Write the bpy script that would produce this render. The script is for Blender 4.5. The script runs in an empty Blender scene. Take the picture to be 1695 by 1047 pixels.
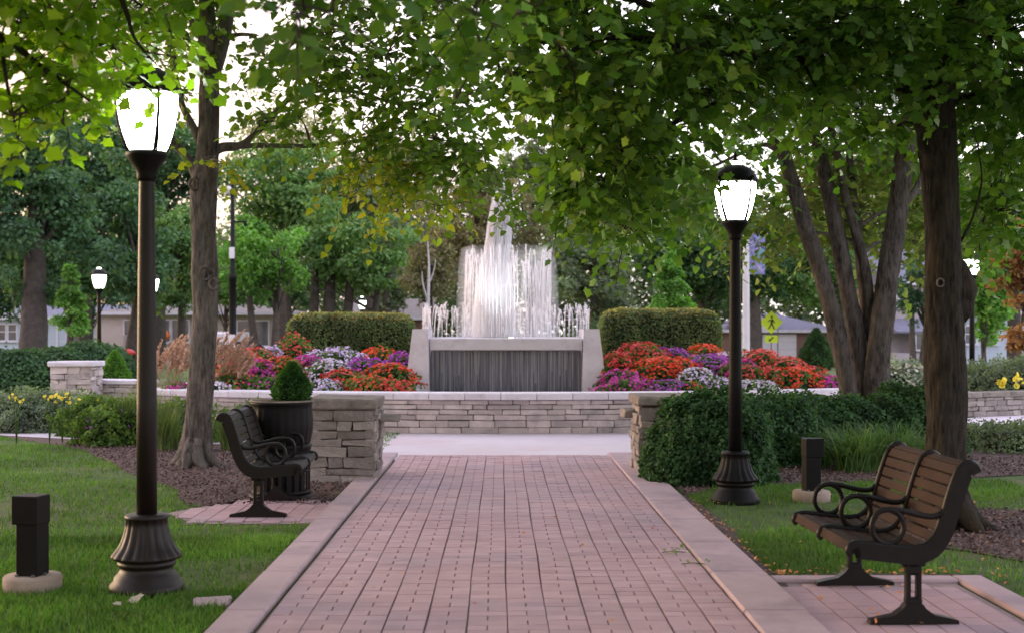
import bpy, math, random
import numpy as np
from mathutils import Vector, noise
R = math.radians
random.seed(7)
rng = np.random.default_rng(11)
sc = bpy.context.scene
col = sc.collection
# ------------------------------------------------------------------ camera, sky, sun, exposure
H = 1.65; F = 2188.0; CX = 829.0; HY = 545.0      # eye height, focal length in photo pixels, vanishing point
cam_d = bpy.data.cameras.new('camera'); cam = bpy.data.objects.new('camera', cam_d); col.objects.link(cam)
cam.location = (0, 0, H); cam.rotation_euler = (R(90), 0, 0)
cam_d.sensor_width = 36; cam_d.lens = F/1695*36
cam_d.shift_x = (847.5-CX)/1695; cam_d.shift_y = (HY-523.5)/1695
cam_d.clip_start = 0.1; cam_d.clip_end = 1000
cam_d.dof.use_dof = True; cam_d.dof.focus_distance = 12.5; cam_d.dof.aperture_fstop = 2.5
sc.camera = cam
SUN_EL, SUN_AZ = 7.0, -62.0                        # degrees; azimuth from +Y towards +X
w = bpy.data.worlds.new('World'); sc.world = w; w.use_nodes = True
nt = w.node_tree; nt.nodes.clear()
def wn(t): return nt.nodes.new(t)
out = wn('ShaderNodeOutputWorld'); bg = wn('ShaderNodeBackground'); bg2 = wn('ShaderNodeBackground'); add = wn('ShaderNodeAddShader')
sky = wn('ShaderNodeTexSky'); sky.sky_type = 'NISHITA'; sky.sun_disc = False
sky.sun_elevation = R(SUN_EL); sky.sun_rotation = R(SUN_AZ); sky.air_density = 1.0; sky.dust_density = 2.0
bg.inputs['Strength'].default_value = 0.06
nt.links.new(sky.outputs[0], bg.inputs[0])
# thin dusk overcast: peach low in the west, lavender overhead
tc = wn('ShaderNodeTexCoord'); sep = wn('ShaderNodeSeparateXYZ'); nt.links.new(tc.outputs['Generated'], sep.inputs[0])
rampz = wn('ShaderNodeValToRGB'); nt.links.new(sep.outputs['Z'], rampz.inputs[0])
e = rampz.color_ramp.elements; e[0].position = 0.0; e[0].color = (.86, .78, .80, 1); e[1].position = 0.5; e[1].color = (.75, .72, .90, 1)
m_ = rampz.color_ramp.elements.new(0.2); m_.color = (.90, .82, .86, 1)
nz = wn('ShaderNodeTexNoise'); nz.inputs['Scale'].default_value = 2.2; nz.inputs['Detail'].default_value = 5
mp = wn('ShaderNodeMapping'); mp.inputs['Scale'].default_value = (1, 1, 3); nt.links.new(tc.outputs['Generated'], mp.inputs[0]); nt.links.new(mp.outputs[0], nz.inputs[0])
mr = wn('ShaderNodeMapRange'); mr.inputs[3].default_value = .8; mr.inputs[4].default_value = 1.25; nt.links.new(nz.outputs[0], mr.inputs[0])
mul = wn('ShaderNodeVectorMath'); mul.operation = 'SCALE'; nt.links.new(rampz.outputs[0], mul.inputs[0]); nt.links.new(mr.outputs[0], mul.inputs['Scale'])
px_ = wn('ShaderNodeMapRange'); px_.inputs[1].default_value = -.30; px_.inputs[2].default_value = .04; px_.inputs[3].default_value = 1; px_.inputs[4].default_value = 0; nt.links.new(sep.outputs['X'], px_.inputs[0])
pz_ = wn('ShaderNodeMapRange'); pz_.inputs[1].default_value = .25; pz_.inputs[2].default_value = .55; pz_.inputs[3].default_value = 1; pz_.inputs[4].default_value = 0; nt.links.new(sep.outputs['Z'], pz_.inputs[0])
pm_ = wn('ShaderNodeMath'); pm_.operation = 'MULTIPLY'; nt.links.new(px_.outputs[0], pm_.inputs[0]); nt.links.new(pz_.outputs[0], pm_.inputs[1])
pc_ = wn('ShaderNodeMix'); pc_.data_type = 'RGBA'; pc_.inputs[7].default_value = (.60, .40, .30, 1); nt.links.new(pm_.outputs[0], pc_.inputs[0]); nt.links.new(mul.outputs[0], pc_.inputs[6])
nt.links.new(pc_.outputs[2], bg2.inputs[0]); bg2.inputs['Strength'].default_value = 1.0
nt.links.new(bg.outputs[0], add.inputs[0]); nt.links.new(bg2.outputs[0], add.inputs[1]); nt.links.new(add.outputs[0], out.inputs[0])
sl = bpy.data.lights.new('sun', 'SUN'); sl.energy = 0.9; sl.angle = R(14); sl.color = (1, .72, .5)
so = bpy.data.objects.new('sun', sl); col.objects.link(so)
_d = Vector((math.sin(R(SUN_AZ))*math.cos(R(SUN_EL)), math.cos(R(SUN_AZ))*math.cos(R(SUN_EL)), math.sin(R(SUN_EL))))
so.rotation_euler = _d.to_track_quat('Z', 'Y').to_euler()
sc.view_settings.view_transform = 'Standard'; sc.view_settings.look = 'None'; sc.view_settings.gamma = 1
sc.view_settings.exposure = 1.1
sc.cycles.max_bounces = 6; sc.cycles.diffuse_bounces = 3; sc.cycles.glossy_bounces = 2; sc.cycles.transparent_max_bounces = 12
sc.cycles.transmission_bounces = 3; sc.cycles.volume_bounces = 4; sc.cycles.sample_clamp_indirect = 4

def P(px, py, Y): return Vector(((px-CX)/F*Y, Y, H-(py-HY)/F*Y))      # point at a distance
def G(px, py):                                                          # point on the ground
    Y = F*H/(py-HY); return Vector(((px-CX)/F*Y, Y, 0))
def gz(x, y):                                                           # height of the terrain
    t = min(1, max(0, (y-46)/45)); return -0.8*t*t*(3-2*t)

# ------------------------------------------------------------------ materials
def newmat(name):
    m = bpy.data.materials.new(name); m.use_nodes = True; n = m.node_tree; n.nodes.clear()
    o = n.nodes.new('ShaderNodeOutputMaterial'); return m, n, o
def ramp(n, fac, cols):
    r = n.nodes.new('ShaderNodeValToRGB'); el = r.color_ramp.elements
    while len(el) < len(cols): el.new(0.5)
    for i, (p, c) in enumerate(cols): el[i].position = p; el[i].color = (*c, 1)
    n.links.new(fac, r.inputs[0]); return r.outputs[0]
def texn(n, scale, detail=4, rough=.6, stretch=None, coord='Object'):
    tcn = n.nodes.new('ShaderNodeTexCoord'); t = n.nodes.new('ShaderNodeTexNoise')
    t.inputs['Scale'].default_value = scale; t.inputs['Detail'].default_value = detail; t.inputs['Roughness'].default_value = rough
    if stretch:
        mpn = n.nodes.new('ShaderNodeMapping'); mpn.inputs['Scale'].default_value = stretch
        n.links.new(tcn.outputs[coord], mpn.inputs[0]); n.links.new(mpn.outputs[0], t.inputs[0])
    else: n.links.new(tcn.outputs[coord], t.inputs[0])
    return t.outputs[0]
def mixc(n, a, b, f, mode='MIX'):
    x = n.nodes.new('ShaderNodeMix'); x.data_type = 'RGBA'; x.blend_type = mode
    for v, i in ((a, 6), (b, 7)):
        if isinstance(v, tuple): x.inputs[i].default_value = (*v, 1)
        else: n.links.new(v, x.inputs[i])
    if isinstance(f, (int, float)): x.inputs[0].default_value = f
    else: n.links.new(f, x.inputs[0])
    return x.outputs[2]
def surf(name, c1, c2, scale=6, rough=.8, bump=.0, bscale=40, stretch=None, island=0.0, metal=0, spec=.4, c3=None, s3=1.0, detail=5):
    m, n, o = newmat(name); p = n.nodes.new('ShaderNodeBsdfPrincipled')
    c = ramp(n, texn(n, scale, detail, .65, stretch), [(.3, c1), (.7, c2)])
    if c3: c = mixc(n, c, c3, ramp(n, texn(n, s3, 4, .7), [(.5, (0,0,0)), (.68, (1,1,1))]))
    if island:
        g = n.nodes.new('ShaderNodeNewGeometry'); v = ramp(n, g.outputs['Random Per Island'], [(0, (1-island,)*3), (1, (1+island*.5,)*3)])
        c = mixc(n, c, v, 1.0, 'MULTIPLY')
    n.links.new(c, p.inputs['Base Color']); p.inputs['Roughness'].default_value = rough; p.inputs['Metallic'].default_value = metal
    p.inputs['Specular IOR Level'].default_value = spec
    if bump:
        b = n.nodes.new('ShaderNodeBump'); b.inputs['Strength'].default_value = bump; b.inputs['Distance'].default_value = .03
        n.links.new(texn(n, bscale, 6, .7, stretch), b.inputs['Height']); n.links.new(b.outputs[0], p.inputs['Normal'])
    n.links.new(p.outputs[0], o.inputs[0]); return m
def leafmat(name, cols, tr=.35, rough=.45, clump=.6, cs=1.2, spec=.35):
    m, n, o = newmat(name); p = n.nodes.new('ShaderNodeBsdfPrincipled'); t = n.nodes.new('ShaderNodeBsdfTranslucent'); x = n.nodes.new('ShaderNodeMixShader')
    g = n.nodes.new('ShaderNodeNewGeometry')
    k = len(cols); c = ramp(n, g.outputs['Random Per Island'], [(i/(k-1), cc) for i, cc in enumerate(cols)])
    v = ramp(n, texn(n, cs, 3, .6, coord='Object'), [(.35, (1-clump*.55,)*3), (.65, (1+clump*.5, 1+clump*.5, 1+clump*.25))])
    c = mixc(n, c, v, 1.0, 'MULTIPLY')
    n.links.new(c, p.inputs['Base Color']); p.inputs['Roughness'].default_value = rough; p.inputs['Specular IOR Level'].default_value = spec
    c2 = mixc(n, c, (1.3, 1.5, .45), 1.0, 'MULTIPLY'); n.links.new(c2, t.inputs[0])
    x.inputs[0].default_value = tr; n.links.new(p.outputs[0], x.inputs[1]); n.links.new(t.outputs[0], x.inputs[2]); n.links.new(x.outputs[0], o.inputs[0]); return m
def emis(name, c, s):
    m, n, o = newmat(name); e_ = n.nodes.new('ShaderNodeEmission'); e_.inputs[0].default_value = (*c, 1); e_.inputs[1].default_value = s
    n.links.new(e_.outputs[0], o.inputs[0]); return m

def barkmat(name, dark, light, moss):
    m, n, o = newmat(name); p = n.nodes.new('ShaderNodeBsdfPrincipled'); p.inputs['Roughness'].default_value = .95; p.inputs['Specular IOR Level'].default_value = .15
    a = texn(n, 38, 6, .7, (1, 1, .16)); b = texn(n, 9, 5, .7, (1, 1, .35)); mm = n.nodes.new('ShaderNodeMath'); mm.operation = 'ADD'; n.links.new(a, mm.inputs[0]); n.links.new(b, mm.inputs[1])
    hh_ = n.nodes.new('ShaderNodeMath'); hh_.operation = 'MULTIPLY'; hh_.inputs[1].default_value = .5; n.links.new(mm.outputs[0], hh_.inputs[0])
    c = ramp(n, hh_.outputs[0], [(.40, dark), (.50, tuple((x+y)/2 for x, y in zip(dark, light))), (.60, light)])
    c = mixc(n, c, moss, ramp(n, texn(n, 1.6, 4, .7), [(.48, (0, 0, 0)), (.66, (.7, .7, .7))]))
    n.links.new(c, p.inputs['Base Color']); bu = n.nodes.new('ShaderNodeBump'); bu.inputs['Strength'].default_value = 1; bu.inputs['Distance'].default_value = .05; n.links.new(hh_.outputs[0], bu.inputs['Height']); n.links.new(bu.outputs[0], p.inputs['Normal'])
    n.links.new(p.outputs[0], o.inputs[0]); return m
M = {}
M['grass_base'] = surf('grass_base', (0.042, 0.070, 0.018), (0.091, 0.147, 0.031), 3.5, .95, .5, 60, c3=(0.140, 0.119, 0.056), s3=.55)
M['blade'] = leafmat('blade', [(0.053, 0.128, 0.021), (0.090, 0.210, 0.030), (0.128, 0.262, 0.045), (0.150, 0.195, 0.060)], .3, .6, .7, .8)
M['brick'] = surf('brick', (0.4457, 0.2906, 0.3112), (0.5396, 0.3662, 0.3950), 1.3, .8, .35, 90, island=.12, c3=(0.3988, 0.2964, 0.3411), s3=.5)
M['joint'] = surf('joint', (0.2678, 0.1876, 0.1876), (0.3927, 0.2857, 0.2857), 12, .95)
M['kerb'] = surf('kerb', (0.4180, 0.3010, 0.3260), (0.5170, 0.3802, 0.4118), 2.2, .85, .25, 120, c3=(0.3520, 0.2640, 0.2974), s3=1.6)
M['plaza'] = surf('plaza', (.60, .53, .58), (.68, .61, .66), .8, .85, .15, 60, c3=(.60, .49, .52), s3=.35)
M['road'] = surf('road', (.38, .36, .40), (.46, .43, .48), .5, .9)
M['mulch'] = surf('mulch', (.05, .032, .030), (.20, .13, .12), 28, .95, 1.0, 45, detail=8)
M['chip'] = surf('chip', (.12, .075, .066), (.25, .17, .155), 5, .9, island=.6)
M['soil'] = surf('soil', (.03, .022, .018), (.07, .05, .04), 10, .95, .6)
M['stone'] = surf('stone', (0.506, 0.425, 0.414), (0.690, 0.598, 0.575), 5, .85, .8, 22, island=.25, c3=(0.414, 0.368, 0.368), s3=3)
M['stone_grey'] = surf('stone_grey', (.27, .235, .22), (.44, .385, .36), 6, .88, 1.0, 20, island=.35, c3=(.20, .17, .14), s3=3)
M['capstone'] = surf('capstone', (.70, .65, .71), (.80, .75, .81), 3, .8, .3, 40, island=.08, c3=(.60, .54, .58), s3=2.5)
M['coping'] = surf('coping', (.15, .13, .11), (.34, .29, .26), 7, .9, 1.0, 18, island=.15)
M['mortar'] = surf('mortar', (.06, .045, .04), (.11, .085, .075), 20, .95)
M['concrete'] = surf('concrete', (.72, .68, .73), (.80, .76, .82), 3, .75, .2, 60, c3=(.62, .57, .62), s3=2)
M['pad'] = surf('pad', (.33, .25, .21), (.43, .34, .29), 8, .9, .4, 60)
M['black'] = surf('black', (.004, .0038, .004), (.008, .007, .007), 9, .5, .1, 80, spec=.18)
M['bronze'] = surf('bronze', (0.0084, 0.0054, 0.0048), (0.0156, 0.0096, 0.0078), 6, .42, .15, 90, spec=.35)
M['benchmetal'] = surf('benchmetal', (.006, .0045, .004), (.011, .008, .007), 14, .4, .1, 80, spec=.25)
M['slat'] = surf('slat', (0.0273, 0.0130, 0.0084), (0.0520, 0.0273, 0.0182), 5, .65, .2, 60, stretch=(0.9000, 0.6500, 0.9000), island=.25, spec=.12)
M['slatdark'] = surf('slatdark', (.025, .021, .02), (.055, .047, .043), 5, .6, .2, 60, stretch=(20, 1, 20), island=.25, spec=.2)
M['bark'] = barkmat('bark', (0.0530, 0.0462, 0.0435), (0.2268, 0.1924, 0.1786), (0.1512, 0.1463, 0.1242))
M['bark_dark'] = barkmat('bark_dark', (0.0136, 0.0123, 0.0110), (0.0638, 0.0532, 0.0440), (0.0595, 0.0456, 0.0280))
M['bark_mid'] = barkmat('bark_mid', (0.0260, 0.0224, 0.0216), (0.1365, 0.1162, 0.1080), (0.1040, 0.0858, 0.0675))
M['bark_far'] = surf('bark_far', (.04, .034, .03), (.085, .07, .06), 6, .95)
M['bark_pale'] = surf('bark_pale', (.45, .42, .44), (.6, .56, .58), 6, .9)
M['globe'] = emis('globe', (.95, 1.0, .93), 14.0)
M['globe_far'] = emis('globe_far', (.86, 1.0, .80), 4.0)
M['white'] = surf('white', (.62, .60, .68), (.72, .70, .76), 3, .6)
M['bluewhite'] = surf('bluewhite', (.40, .47, .58), (.50, .56, .66), 2, .7, .2, 60, stretch=(.1, .1, 6))
M['tan'] = surf('tan', (.42, .36, .33), (.50, .44, .41), 2, .8)
M['roof'] = surf('roof', (.13, .13, .18), (.20, .20, .26), 4, .9, .4, 30)
M['roofbrown'] = surf('roofbrown', (.16, .14, .13), (.24, .21, .20), 4, .9, .4, 30)
M['greyhouse'] = surf('greyhouse', (.32, .29, .32), (.42, .38, .41), 3, .8)
M['glass'] = surf('glass', (.05, .055, .065), (.14, .14, .17), .8, .12, spec=.8)
M['housebrick'] = surf('housebrick', (.17, .095, .085), (.27, .16, .14), 14, .9, .3, 30)
M['yellow'] = surf('yellow', (.66, .86, .02), (.74, .92, .03), 3, .4)
M['signblack'] = surf('signblack', (.01, .01, .01), (.02, .02, .02), 3, .5)
M['pole_white'] = surf('pole_white', (.52, .50, .54), (.62, .60, .64), 3, .4)
M['steel'] = surf('steel', (.14, .13, .15), (.2, .19, .21), 3, .4, metal=.5)
M['banner'] = surf('banner', (.04, .07, .22), (.38, .34, .6), 5, .7, c3=(.10, .30, .32), s3=3, detail=2)
M['rubber'] = surf('rubber', (.01, .01, .01), (.02, .02, .02), 3, .8)
M['redpaint'] = surf('redpaint', (.45, .02, .02), (.55, .03, .03), 3, .4)
M['orange_deco'] = surf('orange_deco', (.8, .18, .03), (.9, .22, .04), 3, .6)
M['pinkwall'] = surf('pinkwall', (.52, .43, .43), (.58, .49, .48), 2, .8)
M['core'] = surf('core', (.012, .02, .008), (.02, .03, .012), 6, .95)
# water
def water_mat(name, alpha):
    m, n, o = newmat(name); d = n.nodes.new('ShaderNodeBsdfDiffuse'); t = n.nodes.new('ShaderNodeBsdfTranslucent'); tp = n.nodes.new('ShaderNodeBsdfTransparent')
    gl = n.nodes.new('ShaderNodeBsdfGlossy'); gl.inputs['Roughness'].default_value = .25
    d.inputs[0].default_value = (.97, .95, .98, 1); t.inputs[0].default_value = (.97, .95, .98, 1)
    a1 = n.nodes.new('ShaderNodeMixShader'); a2 = n.nodes.new('ShaderNodeMixShader'); a3 = n.nodes.new('ShaderNodeMixShader')
    a1.inputs[0].default_value = .5; a2.inputs[0].default_value = .12; a3.inputs[0].default_value = alpha
    n.links.new(d.outputs[0], a1.inputs[1]); n.links.new(t.outputs[0], a1.inputs[2]); n.links.new(a1.outputs[0], a2.inputs[1]); n.links.new(gl.outputs[0], a2.inputs[2])
    n.links.new(tp.outputs[0], a3.inputs[1]); n.links.new(a2.outputs[0], a3.inputs[2]); n.links.new(a3.outputs[0], o.inputs[0]); return m
M['water'] = water_mat('water', .78); M['plume'] = water_mat('plume', .92)
M['fallwall'] = surf('fallwall', (.05, .055, .08), (.20, .21, .29), 5, .25, .5, 8, stretch=(5, 5, .25), spec=.7)
M['sheet'] = water_mat('sheet', .34)
# foliage
M['maple_lit'] = leafmat('maple_lit', [(0.135, 0.257, 0.016), (0.203, 0.351, 0.024), (0.270, 0.446, 0.034), (0.230, 0.311, 0.027)], .45, .42, .35)  # lamp glow on the near leaves put into their colour
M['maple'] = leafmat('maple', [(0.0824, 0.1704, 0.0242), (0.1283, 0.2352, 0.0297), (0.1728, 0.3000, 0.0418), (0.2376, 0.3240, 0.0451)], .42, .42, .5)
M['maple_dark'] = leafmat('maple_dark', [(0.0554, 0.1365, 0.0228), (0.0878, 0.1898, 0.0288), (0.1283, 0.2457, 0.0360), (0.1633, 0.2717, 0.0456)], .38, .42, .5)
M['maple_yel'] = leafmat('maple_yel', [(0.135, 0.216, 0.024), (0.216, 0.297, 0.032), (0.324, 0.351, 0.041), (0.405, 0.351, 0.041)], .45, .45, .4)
def fol(name, a, b, c=None, tr=.35, **k): M[name] = leafmat(name, [a, b] + ([c] if c else []), tr, .6, k.get('clump', .8), k.get('cs', .5), .2)
fol('f_blue', (0.0392, 0.0952, 0.0560), (0.0840, 0.1680, 0.0952), (0.1120, 0.2016, 0.1120))
fol('f_dark', (0.035, 0.084, 0.042), (0.077, 0.147, 0.070))
fol('f_mid', (0.077, 0.161, 0.063), (0.140, 0.259, 0.105), (0.196, 0.294, 0.112))
fol('f_green', (0.070, 0.182, 0.042), (0.140, 0.308, 0.070), (0.196, 0.364, 0.084))
fol('f_pale', (.15, .18, .10), (.24, .26, .15), (.32, .27, .19))
fol('f_brown', (0.140, 0.140, 0.091), (0.238, 0.224, 0.147), (0.280, 0.210, 0.154))
fol('f_grey', (0.105, 0.154, 0.105), (0.182, 0.238, 0.168), (0.224, 0.252, 0.182))
fol('f_far', (0.084, 0.133, 0.084), (0.154, 0.210, 0.126), (0.196, 0.231, 0.140), cs=.25)
fol('f_olive', (0.098, 0.154, 0.042), (0.168, 0.238, 0.063), (0.224, 0.252, 0.070))
fol('f_copper', (.26, .11, .05), (.38, .19, .09), (.28, .17, .09))
fol('f_lime', (.09, .24, .04), (.16, .36, .07), (.22, .42, .10))
fol('f_box', (.022, .060, .026), (.045, .105, .045), (.07, .14, .06), cs=3, clump=.7)
fol('f_hedge', (0.0810, 0.1418, 0.0607), (0.1485, 0.2160, 0.1013), (0.2430, 0.2565, 0.1350), cs=2.5, clump=.8)
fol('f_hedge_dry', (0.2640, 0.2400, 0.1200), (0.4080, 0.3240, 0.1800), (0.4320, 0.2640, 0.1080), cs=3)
fol('f_spruce', (.03, .085, .028), (.06, .15, .045), cs=6)
fol('f_sage', (.13, .18, .15), (.22, .27, .23), (.27, .32, .27), cs=3)
fol('f_bed', (.05, .12, .03), (.11, .20, .05), (.17, .24, .07), cs=3)
fol('f_lily', (.06, .13, .05), (.11, .21, .08), (.20, .26, .12), cs=3, clump=.6)
fol('f_straw', (.50, .36, .24), (.62, .45, .32), (.70, .55, .42), cs=3, clump=.3)
M.pop('f_straw')
def petal(name, a, b):
    m, n, o = newmat(name); p = n.nodes.new('ShaderNodeBsdfPrincipled'); t = n.nodes.new('ShaderNodeBsdfTranslucent'); x = n.nodes.new('ShaderNodeMixShader')
    g = n.nodes.new('ShaderNodeNewGeometry'); c = ramp(n, g.outputs['Random Per Island'], [(0, a), (1, b)])
    n.links.new(c, p.inputs['Base Color']); n.links.new(c, t.inputs[0]); p.inputs['Roughness'].default_value = .6; x.inputs[0].default_value = .3
    n.links.new(p.outputs[0], x.inputs[1]); n.links.new(t.outputs[0], x.inputs[2]); n.links.new(x.outputs[0], o.inputs[0]); M[name] = m
petal('p_red', (.62, .03, .03), (.80, .09, .06)); petal('p_orange', (.80, .05, .012), (.92, .12, .025)); petal('p_coral', (.66, .05, .05), (.85, .14, .09))
petal('p_purple', (.30, .03, .36), (.52, .09, .55)); petal('p_magenta', (.52, .02, .32), (.70, .06, .42)); petal('p_white', (.72, .60, .80), (.85, .78, .88))
petal('p_lilac', (.60, .45, .75), (.80, .68, .88)); petal('p_yellow', (.85, .72, .06), (.9, .8, .15)); petal('p_violet', (.38, .14, .55), (.52, .25, .65)); petal('p_cream', (.75, .68, .58), (.82, .76, .68))
petal('f_straw', (.42, .25, .17), (.62, .43, .31)); petal('leaf_litter', (.55, .20, .08), (.75, .40, .16)); petal('leaf_pale', (.50, .45, .35), (.65, .55, .45))

# ------------------------------------------------------------------ mesh helpers
def tag(o, label=None, cat=None, group=None, kind=None):
    if label: o['label'] = label
    if cat: o['category'] = cat
    if group: o['group'] = group
    if kind: o['kind'] = kind
    return o
def empty(name, loc, label=None, cat=None, group=None, rz=0):
    o = bpy.data.objects.new(name, None); col.objects.link(o); o.location = loc; o.rotation_euler = (0, 0, rz); o.empty_display_size = .2
    return tag(o, label, cat, group)
class MB:
    def __init__(s): s.v = []; s.f = []; s.sm = []
    def addm(s, vs, fs, smooth=False):
        b = len(s.v); s.v += [tuple(v) for v in vs]; s.f += [tuple(i+b for i in f) for f in fs]; s.sm += [smooth]*len(fs); return s
    def box(s, c, d, rz=0, bev=0, jit=0):
        x, y, z = d[0]/2, d[1]/2, d[2]/2; ca, sa = math.cos(rz), math.sin(rz)
        vs = []; fs = []
        if bev <= 0:
            vs = [(i*x, j*y, k*z) for i in (-1, 1) for j in (-1, 1) for k in (-1, 1)]
            fs = [(0, 1, 3, 2), (4, 6, 7, 5), (0, 4, 5, 1), (2, 3, 7, 6), (0, 2, 6, 4), (1, 5, 7, 3)]
        else:
            idx = {}
            for i in (-1, 1):
                for j in (-1, 1):
                    for k in (-1, 1):
                        for a in range(3):
                            q = [i*(x-bev), j*(y-bev), k*(z-bev)]; q[a] = (i*x, j*y, k*z)[a]
                            idx[i, j, k, a] = len(vs); vs.append(tuple(q))
            for a in range(3):
                b_, c_ = (a+1) % 3, (a+2) % 3
                for sg in (-1, 1):
                    q = []
                    for u, v_ in ((-1, -1), (1, -1), (1, 1), (-1, 1)):
                        t = [0, 0, 0]; t[a] = sg; t[b_] = u; t[c_] = v_; q.append(idx[t[0], t[1], t[2], a])
                    fs.append(tuple(q if sg > 0 else q[::-1]))
            for a in range(3):
                b_, c_ = (a+1) % 3, (a+2) % 3
                for u in (-1, 1):
                    for v_ in (-1, 1):
                        t0 = [0]*3; t1 = [0]*3; t0[a] = -1; t1[a] = 1; t0[b_] = t1[b_] = u; t0[c_] = t1[c_] = v_
                        q = (idx[(*t0, b_)], idx[(*t1, b_)], idx[(*t1, c_)], idx[(*t0, c_)])
                        fs.append(q if u*v_ < 0 else q[::-1])
            for i in (-1, 1):
                for j in (-1, 1):
                    for k in (-1, 1):
                        q = (idx[i, j, k, 0], idx[i, j, k, 1], idx[i, j, k, 2]); fs.append(q if i*j*k > 0 else q[::-1])
        if jit:
            key = {}
            nv = []
            for v in vs:
                kk = (v[0] > 0, v[1] > 0, v[2] > 0)
                if kk not in key: key[kk] = [random.uniform(-jit, jit) for _ in range(3)]
                nv.append(tuple(v[a]+key[kk][a]+random.uniform(-jit, jit)*.3 for a in range(3)))
            vs = nv
        vs = [(c[0]+v[0]*ca-v[1]*sa, c[1]+v[0]*sa+v[1]*ca, c[2]+v[2]) for v in vs]
        return s.addm(vs, fs)
    def lathe(s, prof, c=(0, 0, 0), n=24, flute=None, smooth=True):
        vs = []; fs = []
        for r, z in prof:
            for i in range(n):
                a = 2*math.pi*i/n; rr = r*(flute(a, z) if flute else 1); vs.append((c[0]+rr*math.cos(a), c[1]+rr*math.sin(a), c[2]+z))
        for k in range(len(prof)-1):
            for i in range(n):
                j = (i+1) % n; fs.append((k*n+i, k*n+j, (k+1)*n+j, (k+1)*n+i))
        fs.append(tuple(range(n))[::-1]); fs.append(tuple((len(prof)-1)*n+i for i in range(n)))
        return s.addm(vs, fs, smooth)
    def tube(s, pts, rad, n=8, smooth=True, rough=0, ell=None, freq=3.0):
        pts = [Vector(p) for p in pts]; vs = []; fs = []; N = len(pts)
        if not hasattr(rad, '__len__'): rad = [rad]*N
        up = None
        for k, p in enumerate(pts):
            t = (pts[min(k+1, N-1)]-pts[max(k-1, 0)]).normalized()
            if up is None: up = Vector((1, 0, 0)) if abs(t.x) < .8 else Vector((0, 1, 0))
            b = t.cross(up).normalized(); up = b.cross(t).normalized(); rads_ = rad[k]
            for i in range(n):
                a = 2*math.pi*i/n; r = rad[k]; d = up*math.cos(a)+b*math.sin(a)
                if rough:
                    q = p+d*r; r *= 1+rough*noise.noise(Vector((q.x*freq*2, q.y*freq*2, q.z*freq*.5)))+rough*.6*noise.noise(Vector((q.x*14, q.y*14, q.z*2.5)))
                    if n > 30: r -= rads_*abs(noise.noise(Vector((q.x*30, q.y*30, q.z*4.5))))*.16+.012*max(0, .35-(p.z+.0))*0
                vs.append(p+d*r)
        for k in range(N-1):
            for i in range(n):
                j = (i+1) % n; fs.append((k*n+i, k*n+j, (k+1)*n+j, (k+1)*n+i))
        fs.append(tuple(range(n))[::-1]); fs.append(tuple((N-1)*n+i for i in range(n)))
        return s.addm(vs, fs, smooth)
    def prism(s, outline, axis_pts):                     # outline 2D list mapped by two functions
        n = len(outline); vs = [axis_pts(0, *q) for q in outline]+[axis_pts(1, *q) for q in outline]
        fs = [tuple(range(n))[::-1], tuple(range(n, 2*n))]+[(i, (i+1) % n, n+(i+1) % n, n+i) for i in range(n)]
        return s.addm(vs, fs)
    def build(s, name, mat, parent=None, local=False):
        me = bpy.data.meshes.new(name); me.from_pydata(s.v, [], s.f); me.polygons.foreach_set('use_smooth', s.sm); me.update()
        me.materials.append(mat if not isinstance(mat, str) else M[mat])
        o = bpy.data.objects.new(name, me); col.objects.link(o)
        if parent: o.parent = parent
        return o
def npmesh(name, V, Fc, k, mat, parent=None, smooth=False):   # V (n,3), Fc (m,k)
    me = bpy.data.meshes.new(name); V = np.ascontiguousarray(V, dtype=np.float32); Fc = np.ascontiguousarray(Fc, dtype=np.int32)
    me.vertices.add(len(V)); me.vertices.foreach_set('co', V.ravel()); me.loops.add(Fc.size); me.loops.foreach_set('vertex_index', Fc.ravel())
    me.polygons.add(len(Fc)); me.polygons.foreach_set('loop_start', np.arange(0, Fc.size, k, dtype=np.int32)); me.polygons.foreach_set('loop_total', np.full(len(Fc), k, dtype=np.int32))
    me.update(calc_edges=True); me.validate() if False else None
    me.materials.append(M[mat]); o = bpy.data.objects.new(name, me); col.objects.link(o)
    if parent: o.parent = parent
    return o
MAPLE = (np.array([[0, .3, 0], [0, 0, 0], [.32, -.10, .06], [.31, .15, .03], [.54, .42, .12], [.29, .55, .03], [0, .95, -.10], [-.29, .55, .03], [-.54, .42, .12], [-.31, .15, .03], [-.32, -.10, .06]]),
         np.array([[1, 2, 3, 0], [0, 3, 4, 5], [0, 5, 6, 7], [0, 7, 8, 9], [0, 9, 10, 1]]))
OVAL = (np.array([[0, 0, 0], [.32, .4, .07], [0, 1, 0], [-.32, .4, .07]]), np.array([[0, 1, 2, 3]]))
_h = [(.15, -.06), (.34, -.10), (.36, .07), (.32, .16), (.47, .24), (.56, .42), (.45, .48), (.34, .54), (.30, .70), (.14, .78)]
_o = [(0, 0)]+_h+[(0, .96)]+[(-x, y) for x, y in _h[::-1]]
MAPLEF = (np.array([[0, .3, 0]]+[[x, y, -.22*((y-.3)**2+.4*x*x)+(.10*abs(x) if abs(x) > .2 else 0)] for x, y in _o]), np.array([[0, 1+2*i, 2+2*i, 1+(2*i+2) % 22] for i in range(11)]))
LEAF6 = (np.array([[0, 0, 0], [.40, .22, .10], [.26, .70, .05], [0, 1, -.05], [-.26, .70, .05], [-.40, .22, .10]]), np.array([[0, 1, 2, 3], [0, 3, 4, 5]]))
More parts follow.
